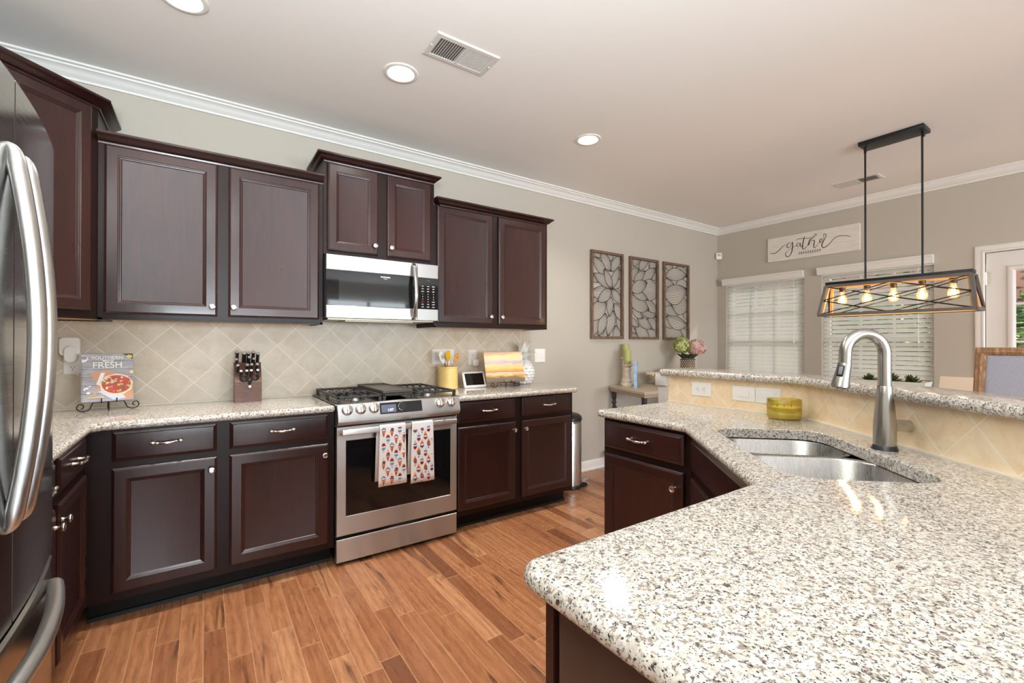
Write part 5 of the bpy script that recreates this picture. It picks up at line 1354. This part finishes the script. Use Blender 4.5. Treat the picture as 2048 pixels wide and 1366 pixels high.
utensil('silicone_spatula', 'yellow spatula with a wooden handle upright in the yellow crock', (1.580, -0.11, 0.932), (1.548, -0.168, 1.212), 0.048, 0.080, M_YEL, M_SPOON, 0.008, ((0, 0.002, 0.004, 0.004),))
utensil('wooden_spoon', 'wooden spoon with a hole leaning right in the yellow crock', (1.530, -0.11, 0.932), (1.652, -0.150, 1.192), 0.046, 0.080, M_SPOON, M_SPOON, 0.008, ((0, 0.045, 0.006, 0.006),))
utensil('serving_ladle', 'white-tipped utensil tucked behind the yellow spatula in the crock', (1.570, -0.10, 0.932), (1.596, -0.105, 1.198), 0.034, 0.066, M_WHITE, M_CHROME, 0.006)

t = thing('smart_display', 'white-framed tablet display with a black screen on the worktop', 'tablet', (1.785, -0.15, ZC))
MD = RZ((1.785, -0.188, ZC+0.002), 2, 20)
b = B(MD); Wd, Hd = 0.203, 0.132
def rrd(k, y, r): return [(x, y, z) for x, z in round_poly([(-Wd/2+k, k), (Wd/2-k, k), (Wd/2-k, Hd-k), (-Wd/2+k, Hd-k)], r, 6)]
b.rings([rrd(0.004, 0.0, 0.010), rrd(0.0, 0.004, 0.013), rrd(0.0, 0.012, 0.013), rrd(0.006, 0.018, 0.012)]); obj('bezel', b, M_WHITE, t)
b = B(MD); b.box(-Wd/2+0.0165, Wd/2-0.0165, -0.0006, 0.002, 0.019, Hd-0.0165); obj('screen', b, M_BLACKGLASS, t)
b = B(); b.rings([[(x, -0.160+0.0, ZC), (x, -0.095, ZC), (x, -0.100, ZC+0.05), (x, -0.133, ZC+0.105), (x, -0.152, ZC+0.03)] for x in (1.715, 1.855)]); obj('back_housing', b, mat('grey_fabric', srgb(180, 180, 178), 0.8), t)

easel('wrought-iron easel holding the sunset picture', (2.012, -0.275, ZC), -4, 0.185, 1.0, 0.045)
t = thing('picture_plaque', 'sunset beach picture plaque standing on an iron easel by the pineapple', 'picture', (2.012, -0.28, 0.958))
MPq = RZ((2.010, -0.288, 0.9595), -3, 13)
def m_sunset():
    m = mat('sunset_painting', (1, 0.7, 0.3, 1), 0.35); n = N(m)
    uvn = n.n('ShaderNodeTexCoord'); sp = n.n('ShaderNodeSeparateXYZ'); n.l(uvn.outputs['Generated'], sp.inputs[0])
    mp = n.n('ShaderNodeMapping'); mp.inputs['Scale'].default_value = (2.2, 1, 7); n.l(uvn.outputs['Generated'], mp.inputs[0])
    w = n.math('MULTIPLY_ADD', n.math('SUBTRACT', n.noise(mp.outputs[0], 1.6, 4, 0.6), 0.5), 0.34, sp.outputs[2])
    skyc = n.ramp(w, [(0.30, srgb(226, 140, 66)), (0.42, srgb(236, 172, 92)), (0.54, srgb(236, 202, 146)), (0.64, srgb(184, 168, 182)), (0.74, srgb(226, 196, 168)), (0.86, srgb(240, 208, 150)), (0.97, srgb(216, 176, 150))])
    gr = n.ramp(w, [(0.02, srgb(108, 96, 84)), (0.14, srgb(128, 112, 94)), (0.22, srgb(226, 160, 70)), (0.26, srgb(244, 196, 150)), (0.34, srgb(190, 170, 160))])
    hz = n.math('GREATER_THAN', sp.outputs[2], 0.335)
    c = n.mix(hz, gr, skyc)
    ln = n.math('MULTIPLY', n.math('LESS_THAN', n.math('ABSOLUTE', n.math('SUBTRACT', sp.outputs[2], 0.345)), 0.012), 0.8)
    n.color(n.mix(ln, c, srgb(130, 116, 130))); return m
b = B(MPq); b.box(-0.180, 0.180, 0.0, 0.006, 0.0, 0.248, 0.001, 1); pb = obj('panel', b, m_sunset(), t)
b = B(MPq); rnd = random.Random(3)
for (v, u0, u1, a) in ((0.200, -0.02, 0.10, 0.002), (0.168, -0.03, 0.10, 0.002), (0.140, -0.06, 0.12, 0.006), (0.118, -0.06, 0.10, 0.005)):
    pts = [(u0+(u1-u0)*k/26, -0.0009, v+a*math.sin(k*2.1)+rnd.uniform(-a, a)*0.5) for k in range(27)]
    b.tube(pts, 0.0006 if a < 0.004 else 0.0011, 4)
obj('script_lines', b, mat('pale_script', srgb(232, 222, 206), 0.5), t)

# white ceramic pineapple
t = thing('ceramic_pineapple', 'white ceramic pineapple ornament behind the sunset picture', 'ornament', (2.300, -0.115, ZC))
M_CER = mat('white_ceramic', srgb(240, 240, 238), 0.25)
pc = Vector((2.300, -0.115, ZC)); hb = 0.212
def prad(s_): return 0.093*math.sin(PI*min(max(0.13+0.80*s_, 0), 1))**0.62
b = B(); b.lathe([(prad(k/16), hb*k/16) for k in range(17)], tuple(pc), 28); obj('body', b, M_CER, t)
b = B()
for r in range(8):
    s_ = (r+0.6)/8.4; n_ = 12
    for k in range(n_):
        a = 2*PI*(k+0.5*(r % 2))/n_; rad = prad(s_); slope = (prad(s_+0.02)-prad(s_-0.02))/(0.04*hb)
        nn = Vector((math.cos(a), math.sin(a), -slope)).normalized(); c = pc+Vector((rad*math.cos(a), rad*math.sin(a), hb*s_))
        q = nn.to_track_quat('Z', 'Y'); W_ = max(rad, 0.03)*2*PI/n_*0.50; Hh = hb/8.4*0.62
        up = Vector((0, 0, 1)); up = (up-nn*up.dot(nn)).normalized(); sd_ = up.cross(nn)
        base = [c+sd_*W_, c+up*Hh, c-sd_*W_, c-up*Hh]; tip = [c+nn*0.009+sd_*W_*0.35, c+nn*0.009+up*Hh*0.35, c+nn*0.009-sd_*W_*0.35, c+nn*0.009-up*Hh*0.35]
        b.rings([base, tip], True, False, True)
o = obj('studs', b, M_CER, t, 20); o['kind'] = 'stuff'
b = B()
for ring, (n_, r0, L, el) in enumerate(((9, 0.026, 0.100, 0.62), (9, 0.022, 0.125, 0.95), (7, 0.014, 0.150, 1.20))):
    for k in range(n_):
        a = 2*PI*(k+0.4*ring)/n_; o_ = pc+Vector((0, 0, hb-0.012+0.022*ring)); dr_ = Vector((math.cos(a), math.sin(a), 0)); sdv = Vector((-math.sin(a), math.cos(a), 0))
        pts = []
        for j in range(7):
            s_ = j/6; e = el-0.55*s_*s_*(1 if ring < 2 else 0.4)
            pts.append(o_+dr_*(r0+L*s_*math.cos(e)*0.8)+Vector((0, 0, L*s_*math.sin(max(e, 0.25)))))
        ws = [0.023*w for w in (0.8, 1.0, 1.0, 0.85, 0.62, 0.34, 0.05)]
        R = [[p+sdv*w+dr_*0.002, p+Vector((0, 0, 0.0025))-dr_*0.003, p-sdv*w+dr_*0.002, p-Vector((0, 0, 0.0035))+dr_*0.002] for p, w in zip(pts, ws)]
        b.rings(R)
obj('leaf_crown', b, M_CER, t)

# ------------------------------------------------------------------ candle on the peninsula
JC = Vector((2.232, -2.288, ZC))
t = thing('jar_candle', 'wide yellow glass candle on the peninsula in the tiled corner', 'candle', tuple(JC))
M_AMBER = thin_glass('yellow_glass', (0.93, 0.87, 0.52, 1), 0.10)
ang = 25
Mj = Matrix.Translation(JC) @ Matrix.Rotation(math.radians(-47), 4, 'Z')
b = B(Mj); b.lathe([(0.062, 0.0), (0.068, 0.003), (0.071, 0.012), (0.0725, 0.050), (0.073, 0.092), (0.0715, 0.094), (0.0695, 0.092), (0.069, 0.05), (0.067, 0.012), (0.060, 0.008), (0.0001, 0.008)], (0, 0, 0), 40, sy=0.85); obj('glass_jar', b, M_AMBER, t)
b = B(Mj); b.lathe([(0.0665, 0.0095), (0.0685, 0.03), (0.0688, 0.056), (0.066, 0.0575), (0.0001, 0.057)], (0, 0, 0), 40, sy=0.845); obj('wax', b, mat('olive_wax', srgb(228, 216, 124), 0.5), t)
for dx in (-0.03, 0, 0.03):
    b = B(Mj); b.tube([(dx, 0, 0.056), (dx+0.001, 0, 0.068)], 0.0013, 6); obj('wick', b, M_BLACK, t)

# ------------------------------------------------------------------ pedal bin at the end of the run
TC = Vector((2.672, -0.262, 0))
t = thing('pedal_bin', 'steel pedal bin with a black lid past the end of the worktop', 'bin', tuple(TC))
b = B(); b.lathe([(0.132, 0.030), (0.132, 0.575), (0.130, 0.580)], tuple(TC), 40); obj('body', b, m_steel('bin_steel', (0.60, 0.59, 0.56, 1), 0.3, (60, 60, 1)), t)
b = B(); b.lathe([(0.120, 0.0), (0.140, 0.002), (0.142, 0.018), (0.136, 0.032), (0.120, 0.034)], tuple(TC), 40); b.sphere(tuple(TC+Vector((0.118, -0.096, 0.016))), 0.036, 16, 10, (1, 1, 0.45)); obj('base', b, M_BLACKMETAL, t)
b = B(); b.lathe([(0.1335, 0.572), (0.1345, 0.590), (0.132, 0.592)], tuple(TC), 40, 'z', False, False); obj('rim_band', b, M_CHROME, t)
b = B(); b.lathe([(0.1365, 0.592), (0.1375, 0.606), (0.132, 0.626), (0.110, 0.643), (0.06, 0.655), (0.0001, 0.658)], tuple(TC), 40); obj('lid', b, M_BLACK, t)
b = B(); b.box(TC.x+0.085, TC.x+0.150, TC.y-0.140, TC.y-0.092, 0.058, 0.066, 0.003); b.tube([(TC.x+0.15, TC.y-0.115, 0.062), (TC.x+0.168, TC.y-0.120, 0.075)], 0.006, 8); obj('pedal', b, M_CHROME, t)

# ------------------------------------------------------------------ console table on the back wall
ZT_ = 0.830
M_TTOP = mat('taupe_table_top', srgb(176, 160, 138), 0.5); M_TLEG = mat('dark_turned_leg', (0.03, 0.026, 0.026, 1), 0.4)
t = thing('console_table', 'taupe-topped console table with dark turned legs under the leaf panels', 'table', (4.2, -0.3, 0))
P = [(3.475, -0.012), (3.268, -0.640), (4.95, -0.640), (4.95, -0.012)]
b = B(); Pc = P if area2(P) > 0 else P[::-1]
b.rings([[(x, y, z) for x, y in offset_poly(Pc, i)] for i, z in ((0.020, ZT_-0.058), (0.012, ZT_-0.050), (0.012, ZT_-0.038), (0.002, ZT_-0.028), (0.0, ZT_-0.020), (0.0, ZT_-0.004), (0.003, ZT_))]); obj('tabletop', b, M_TTOP, t, 25)
LEGP = [(0.016, 0), (0.022, 0.02), (0.022, 0.05), (0.014, 0.07), (0.016, 0.12), (0.018, 0.45), (0.021, 0.60), (0.014, 0.64), (0.023, 0.655), (0.024, 0.67), (0.015, 0.685), (0.024, 0.70), (0.026, 0.772)]
for x, y in ((3.325, -0.59), (3.50, -0.06), (4.89, -0.59), (4.89, -0.06)):
    b = B(); b.lathe(LEGP, (x, y, 0), 18); obj('leg', b, M_TLEG, t)
for (p, q) in (((3.325, -0.59), (3.50, -0.06)), ((4.89, -0.59), (4.89, -0.06))):
    b = B(); b.tube([(p[0], p[1], 0.30), (q[0], q[1], 0.64)], 0.011, 8); b.tube([(p[0], p[1], 0.60), (q[0], q[1], 0.30)], 0.011, 8); obj('cross_brace', b, M_TLEG, t)
b = B(); b.box(3.36, 4.90, -0.58, -0.05, 0.150, 0.172, 0.003); obj('lower_shelf', b, M_TLEG, t)
# candle holders, candles
M_HOLD = mat('distressed_cream_wood', srgb(226, 210, 192), 0.65); n = N(M_HOLD); n.color(n.ramp(n.noise(n.coord(), 40, 4, 0.7), [(0.42, srgb(232, 218, 202)), (0.72, srgb(198, 176, 152))]))
M_CAND = mat('green_wax', srgb(168, 168, 104), 0.5)
for (x, y, hh, hc_, lab) in ((3.585, -0.165, 0.225, 0.148, 'shorter cream candle holder in front on the console table'), (3.665, -0.072, 0.295, 0.140, 'taller cream candle holder behind on the console table')):
    t = thing('candle_holder', lab, 'candle holder', (x, y, ZT_), 'cream turned candle holders')
    pf = [(0.052, 0.0), (0.055, 0.006), (0.054, 0.022), (0.044, 0.032), (0.042, 0.040), (0.047, 0.052), (0.046, 0.062), (0.037, 0.072), (0.034, 0.085), (0.036, hh-0.052), (0.038, hh-0.042), (0.033, hh-0.036), (0.036, hh-0.024), (0.047, hh-0.012), (0.052, hh-0.008), (0.052, hh), (0.0001, hh)]
    b = B(); b.lathe(pf, (x, y, ZT_), 28); obj('holder', b, M_HOLD, t)
    t2 = thing('pillar_candle', 'green pillar candle on the '+lab.split(' on ')[0], 'candle', (x, y, ZT_+hh), 'green pillar candles')
    b = B(); b.lathe([(0.036, 0.0004), (0.0375, 0.004), (0.0375, hc_-0.004), (0.035, hc_), (0.012, hc_-0.004), (0.0001, hc_-0.005)], (x, y, ZT_+hh), 26); obj('wax', b, M_CAND, t2)
    b = B(); b.tube([(x, y, ZT_+hh+hc_-0.006), (x+0.001, y, ZT_+hh+hc_+0.006)], 0.0012, 6); obj('wick', b, M_BLACK, t2)
# upright blue book with butterflies
t = thing('blue_book', 'blue butterfly book standing open beside the candle holders', 'book', (3.52, -0.34, ZT_))
Mk = Matrix.Translation((3.508, -0.352, ZT_)) @ Matrix.Rotation(math.radians(38), 4, 'Z')
M_BLU = mat('sky_blue_cover', srgb(150, 180, 214), 0.4); n = N(M_BLU); n.color(n.ramp(n.noise(n.coord(), 18, 3), [(0.4, srgb(138, 170, 210)), (0.7, srgb(182, 204, 226))]))
b = B(Mk); b.box(0, 0.150, 0, 0.004, 0, 0.262, 0.001, 1); b.box(0, 0.150, 0.026, 0.030, 0, 0.262, 0.001, 1); b.box(-0.003, 0.002, 0, 0.030, 0, 0.262, 0.001, 1); obj('cover', b, M_BLU, t)
b = B(Mk); b.box(0.003, 0.146, 0.0045, 0.0255, 0.004, 0.258); obj('pages', b, C_PAGE, t)
b = B(Mk)
for cx, cz, sz, mi in ((0.030, 0.235, 0.026, 0), (0.090, 0.120, 0.040, 1), (0.080, 0.060, 0.030, 2)):
    b.mi = mi
    for s_ in (-1, 1):
        b.poly([(cx, -0.0006, cz), (cx+s_*sz*0.5, -0.0006, cz+sz*0.75), (cx+s_*sz, -0.0006, cz+sz*0.55), (cx+s_*sz*0.8, -0.0006, cz)])
        b.poly([(cx, -0.0006, cz), (cx+s_*sz*0.75, -0.0006, cz-sz*0.1), (cx+s_*sz*0.6, -0.0006, cz-sz*0.6), (cx+s_*sz*0.2, -0.0006, cz-sz*0.4)])
obj('butterfly_print', b, [mat('print_charcoal', srgb(52, 56, 84), 0.5), mat('print_indigo', srgb(84, 92, 140), 0.5), mat('print_rose', srgb(170, 110, 130), 0.5)], t, 0)
# bowl
t = thing('serving_bowl', 'cream bowl with a textured rim on the console table behind the bar end', 'bowl', (4.02, -0.26, ZT_))
M_BOWL = mat('cream_bowl_glaze', srgb(214, 200, 176), 0.35)
b = B(); b.lathe([(0.055, 0.0), (0.060, 0.006), (0.10, 0.040), (0.135, 0.085), (0.150, 0.118), (0.158, 0.122), (0.156, 0.126), (0.146, 0.124), (0.128, 0.088), (0.09, 0.045), (0.0001, 0.016)], (4.02, -0.26, ZT_), 36); obj('body', b, M_BOWL, t)
b = B()
for k in range(26):
    a = 2*PI*k/26; b.sphere((4.02+0.152*math.cos(a), -0.26+0.152*math.sin(a), ZT_+0.116+0.004*math.sin(k*2.3)), 0.017, 8, 6, (1, 1, 0.8))
o = obj('shell_rim', b, M_BOWL, t); o['kind'] = 'stuff'
# riser with flower pot
t = thing('wooden_riser', 'pale wooden riser under the flower pot on the console table', 'riser', (4.45, -0.27, ZT_))
b = B(); b.box(4.20, 4.72, -0.40, -0.14, ZT_, ZT_+0.022, 0.003); b.box(4.22, 4.25, -0.39, -0.15, ZT_+0.0215, ZT_+0.136); b.box(4.67, 4.70, -0.39, -0.15, ZT_+0.0215, ZT_+0.136); b.box(4.19, 4.73, -0.41, -0.13, ZT_+0.135, ZT_+0.157, 0.003); obj('body', b, mat('pale_riser_wood', srgb(196, 170, 138), 0.55), t)
ZP = ZT_+0.1572; PCn = Vector((4.455, -0.270, ZP))
t = thing('flower_pot', 'bronze studded pot of green and pink hydrangeas on the riser', 'flower pot', tuple(PCn))
M_POT = mat('bronze_pot', srgb(120, 104, 86), 0.4, metal=0.3)
b = B(); b.lathe([(0.070, 0), (0.078, 0.003), (0.080, 0.012), (0.080, 0.100), (0.083, 0.104), (0.083, 0.112), (0.078, 0.112), (0.074, 0.10), (0.0001, 0.095)], tuple(PCn), 32); po = obj('pot', b, M_POT, t)
b = B()
for r in range(5):
    for k in range(20):
        a = 2*PI*(k+0.5*(r % 2))/20; b.sphere((PCn.x+0.080*math.cos(a), PCn.y+0.080*math.sin(a), ZP+0.018+0.0185*r), 0.0062, 6, 4)
o = obj('studs', b, mat('pearl_stud', srgb(214, 204, 188), 0.3), po); o['kind'] = 'stuff'
def petals(c, R, cols, n, seed, sq=(1, 1, 0.9)):
    rnd = random.Random(seed); b = B()
    for i in range(n):
        z = 1-2*(i+0.5)/n; a = i*2.39996; rr_ = math.sqrt(1-z*z)
        nn = Vector((rr_*math.cos(a), rr_*math.sin(a), z)); p = Vector(c)+Vector((nn.x*R*sq[0], nn.y*R*sq[1], nn.z*R*sq[2]))*rnd.uniform(0.86, 1.04)
        q = nn.to_track_quat('Z', 'Y'); b.mi = rnd.choice(range(len(cols)))
        s_ = rnd.uniform(0.017, 0.026); rot = rnd.uniform(0, 2*PI)
        for k in range(4):
            t0 = rot+k*PI/2
            pts = [(0, 0, 0), (s_*math.cos(t0-0.5), s_*math.sin(t0-0.5), 0.004), (s_*1.25*math.cos(t0), s_*1.25*math.sin(t0), 0.001), (s_*math.cos(t0+0.5), s_*math.sin(t0+0.5), 0.004)]
            b.poly([p+q @ Vector(v) for v in pts])
    return b
FG = [mat('petal_lime', srgb(186, 194, 106), 0.6), mat('petal_pale_green', srgb(206, 210, 150), 0.6), mat('petal_olive', srgb(140, 152, 62), 0.6)]
FPk = [mat('petal_pink', srgb(226, 186, 176), 0.6), mat('petal_blush', srgb(238, 210, 198), 0.6), mat('petal_rose', srgb(208, 156, 150), 0.6)]
obj('green_bloom', petals((4.375, -0.25, 1.245), 0.088, FG, 110, 1), FG, t, 0); obj('green_bloom', petals((4.47, -0.18, 1.275), 0.075, FG[:2], 80, 2), FG[:2], t, 0)
obj('pink_bloom', petals((4.535, -0.32, 1.225), 0.100, FPk, 130, 3), FPk, t, 0)
b = B(); rnd = random.Random(9)
for k in range(16):
    a = 2*PI*k/16; p = PCn+Vector((0.05*math.cos(a), 0.05*math.sin(a), 0.105)); q = PCn+Vector((0.115*math.cos(a), 0.115*math.sin(a), 0.15+0.03*rnd.random())); s_ = Vector((-math.sin(a), math.cos(a), 0))*0.032; m_ = p.lerp(q, 0.55)+Vector((0, 0, 0.02))
    b.poly([p, m_+s_, q, m_-s_])
obj('leaves', b, mat('dark_leaf', srgb(52, 66, 36), 0.5), t, 0)

# ------------------------------------------------------------------ dining table behind the bar
M_DT = mat('grey_washed_oak', srgb(172, 160, 146), 0.5)
TZ = 0.905
t = thing('dining_table', 'counter-height dining table mostly hidden behind the bar', 'table', (4.15, -2.3, 0))
b = B(); b.box(3.80, 4.62, -3.05, -1.65, TZ-0.04, TZ, 0.004); obj('tabletop', b, M_DT, t)
b = B(); b.box(3.87, 4.54, -2.97, -1.73, TZ-0.13, TZ-0.0405); obj('apron', b, M_DT, t)
for x in (3.885, 4.44):
    for y in (-2.95, -1.81): b = B(); b.box(x, x+0.08, y, y+0.08, 0, TZ-0.131, 0.004); obj('leg', b, M_DT, t)
t = thing('planter_trough', 'long whitewashed trough planter on the dining table', 'planter', (4.12, -2.14, TZ))
M_TR = mat('whitewashed_trough', srgb(206, 202, 190), 0.6)
b = B(); tz = TZ+0.0003
R = [[(x, y, z) for x, y in ((4.12-w, -2.145-l), (4.12+w, -2.145-l), (4.12+w, -2.145+l), (4.12-w, -2.145+l))] for w, l, z in ((0.065, 0.205, tz), (0.085, 0.225, tz+0.098), (0.077, 0.217, tz+0.098), (0.072, 0.212, tz+0.070))]
b.rings(R); obj('trough', b, M_TR, t, 20)
b = B(); b.box(4.05, 4.19, -2.352, -1.938, tz+0.062, tz+0.078); obj('soil', b, mat('dark_soil', srgb(60, 48, 38), 0.9), t)
M_SUC = mat('succulent_leaf', srgb(62, 72, 34), 0.5)
def succulent(x, y, h, seed, label):
    t = thing('succulent', label, 'plant', (x, y, tz+0.078), 'succulents in the trough planter'); rnd = random.Random(seed); b = B()
    for i in range(46):
        a = i*2.39996; s_ = (i+1)/46; el = 0.25+1.2*(1-s_)*rnd.uniform(0.8, 1.1); L = h*(0.55+0.5*rnd.random())*(0.7+0.3*s_)
        o_ = Vector((x, y, tz+0.074+0.25*h*(1-s_))); d = Vector((math.cos(a)*math.cos(el), math.sin(a)*math.cos(el), math.sin(el))); sd_ = Vector((-math.sin(a), math.cos(a), 0)); up = sd_.cross(d)
        b.rings([[o_+d*L*k+sd_*w*c1+up*w*0.45*c2 for c1, c2 in ((1, 0), (0, -1), (-1, 0), (0, 1))] for k, w in ((0.05, 0.004), (0.4, 0.0085), (0.75, 0.008), (1.0, 0.0008))])
    obj('leaves', b, M_SUC, t, 30)
    b = B(); b.tube([(x, y, tz+0.060), (x, y, tz+0.10)], 0.006, 6); obj('stem', b, M_SUC, t)
succulent(4.12, -2.030, 0.078, 1, 'dark green succulent at the end of the trough left of the faucet neck')
succulent(4.12, -2.165, 0.090, 2, 'dark green succulent in the middle of the trough beside the faucet neck')
succulent(4.12, -2.275, 0.084, 3, 'dark green succulent at the end of the trough nearest the dining chair')

# chairs: carved wood frames with linen backs
M_CHW = mat('limed_brown_wood', srgb(146, 108, 76), 0.55); n = N(M_CHW); n.color(n.ramp(n.noise(n.coord((14, 14, 3)), 6, 5, 0.7), [(0.32, srgb(112, 78, 52)), (0.55, srgb(154, 116, 82)), (0.74, srgb(204, 176, 146))]))
M_LIN = mat('blue_grey_linen', srgb(168, 168, 180), 0.9, spec=0.1); n = N(M_LIN); n.color(n.ramp(n.noise(n.coord((160, 160, 160)), 3, 2), [(0.3, srgb(150, 151, 164)), (0.7, srgb(182, 182, 192))]))
M_CRM = mat('cream_upholstery', srgb(226, 208, 188), 0.85, spec=0.1)
def dining_chair(label, M, top, seat, wood, cloth, w=0.50):
    """local: +y is where the sitter faces; back at y=0"""
    t = thing('dining_chair', label, 'chair', tuple(M @ Vector((0, 0.25, 0))), 'chairs at the dining table')
    lean = 0.05
    def yb(z): return -lean*(z-seat)/(top-seat) if z > seat else 0
    hw = lambda z: w/2+0.022-0.035*max(0, (z-seat)/(top-seat))
    fz0 = seat+0.12
    def loop(o, y, z0=fz0, z1=top):
        return [(-hw(z0)+o, yb(z0)+y, z0+o), (hw(z0)-o, yb(z0)+y, z0+o), (hw(z1)-o, yb(z1)+y, z1-o), (-hw(z1)+o, yb(z1)+y, z1-o)]
    b = B(M); fw = 0.040
    R = [loop(0, 0.020), loop(0, -0.018), loop(0.006, -0.024), loop(0.016, -0.022), (loop(0.022, -0.026)), loop(fw-0.004, -0.020), loop(fw, -0.014), loop(fw, 0.020)]
    b.rings(R+[R[0]], True, False, False); obj('back_frame', b, wood, t, 25)
    b = B(M); R = [loop(fw-0.002, 0.018), loop(fw-0.002, -0.012), loop(fw+0.010, -0.018), loop(fw+0.04, -0.019)]; b.rings(R); obj('backrest', b, cloth, t, 30)
    b = B(M); b.box(-w/2, w/2, 0.02, 0.48, seat-0.075, seat-0.03, 0.004); obj('seat_rail', b, wood, t)
    b = B(M); b.rings([[(x, y, z) for x, y in round_poly([(-w/2+k, 0.03+k), (w/2-k, 0.03+k), (w/2-k, 0.49-k), (-w/2+k, 0.49-k)], 0.04, 4)] for k, z in ((0.004, seat-0.0295), (0, seat-0.015), (0.004, seat+0.012), (0.03, seat+0.025))]); obj('seat', b, cloth, t)
    for x in (-w/2+0.025, w/2-0.025):
        b = B(M); b.tube([(x, 0.01, 0.0), (x, 0.012, seat-0.03), (x, 0.0, seat+0.12), (x, yb(seat+0.14), seat+0.14)], [0.017, 0.022, 0.022, 0.020], 10); obj('leg', b, wood, t)
        b = B(M); b.tube([(x, 0.455, 0.0), (x, 0.455, seat-0.076)], [0.015, 0.022], 10); obj('leg', b, wood, t)
    b = B(M)
    for x in (-w/2+0.025, w/2-0.025): b.tube([(x, 0.012, 0.22), (x, 0.455, 0.22)], 0.011, 8)
    b.tube([(-w/2+0.025, 0.23, 0.22), (w/2-0.025, 0.23, 0.22)], 0.011, 8); obj('stretcher', b, wood, t)
dining_chair('brown wood dining chair with a blue-grey linen back at the bar side of the table', Matrix.Translation((3.30, -2.985, 0)) @ Matrix.Rotation(math.radians(-90), 4, 'Z'), 1.252, 0.64, M_CHW, M_LIN)
dining_chair('cream upholstered chair on the window side of the dining table', Matrix.Translation((4.93, -2.47, 0)) @ Matrix.Rotation(math.radians(92), 4, 'Z'), 1.005, 0.62, M_CRM, M_CRM, 0.46)

# ------------------------------------------------------------------ outside the windows
def m_ground():
    m = mat('patio_ground', srgb(176, 168, 152), 0.9); n = N(m); n.color(n.ramp(n.noise(n.coord(), 1.2, 5), [(0.4, srgb(150, 150, 120)), (0.65, srgb(190, 182, 166))])); return m
b = B(); b.box(XR+0.16, 30, -16, 10, -0.30, -0.15); struct('ground', b, m_ground())
b = B(); b.box(14.0, 14.2, -10, 8, -0.15, 3.6); nb = struct('exterior_wall', b, mat('salmon_siding', srgb(206, 138, 124), 0.8))
GL = [mat('hedge_leaf', srgb(74, 112, 52), 0.6), mat('hedge_leaf_light', srgb(122, 156, 78), 0.6), mat('hedge_leaf_dark', srgb(40, 70, 36), 0.6)]
def bush(x, y, rx, ry, rz, n_, seed, label):
    rnd = random.Random(seed); t = thing('garden_shrub', label, 'shrub', (x, y, -0.15), 'shrubs outside the dining room'); b = B()
    for i in range(n_):
        v = Vector((rnd.gauss(0, 1), rnd.gauss(0, 1), rnd.gauss(0, 1))).normalized()*rnd.uniform(0.72, 1.05)
        p = Vector((x+v.x*rx, y+v.y*ry, -0.1+rz+v.z*rz)); q = Vector((rnd.gauss(0, 1), rnd.gauss(0, 1), rnd.gauss(0, 1)+0.6)).normalized().to_track_quat('Z', 'Y'); s_ = rnd.uniform(0.05, 0.10)*(1+0.35*(rz > 2)); b.mi = rnd.choice((0, 0, 1, 2))
        b.poly([p+q @ Vector(c) for c in ((-s_, 0, 0), (0, -s_*0.45, 0.01), (s_, 0, 0), (0, s_*0.45, 0.01))])
    o = obj('foliage', b, GL, t, 0); o['kind'] = 'stuff'
    b = B(); b.tube([(x, y, -0.15), (x, y, rz)], [0.05, 0.03], 8); obj('stem', b, mat('bark', srgb(90, 72, 56), 0.9), t)
bush(9.2, -2.55, 0.9, 0.95, 1.0, 2600, 11, 'leafy green shrub seen through the door glass')
bush(9.6, -0.45, 0.9, 0.95, 1.1, 2600, 12, 'leafy green shrub seen through the half-open blind')
bush(10.2, 1.9, 1.0, 1.1, 1.25, 2000, 13, 'leafy green shrub outside the nearly shut blind')

bush(13.0, -3.6, 1.0, 1.9, 2.1, 2600, 21, 'tall leafy tree behind the shrubs nearest the door')
bush(12.8, 0.55, 1.0, 2.0, 2.3, 2600, 22, 'tall leafy tree behind the middle shrub')
bush(13.2, 5.2, 0.8, 2.2, 2.3, 2200, 23, 'tall leafy tree at the far side of the garden')
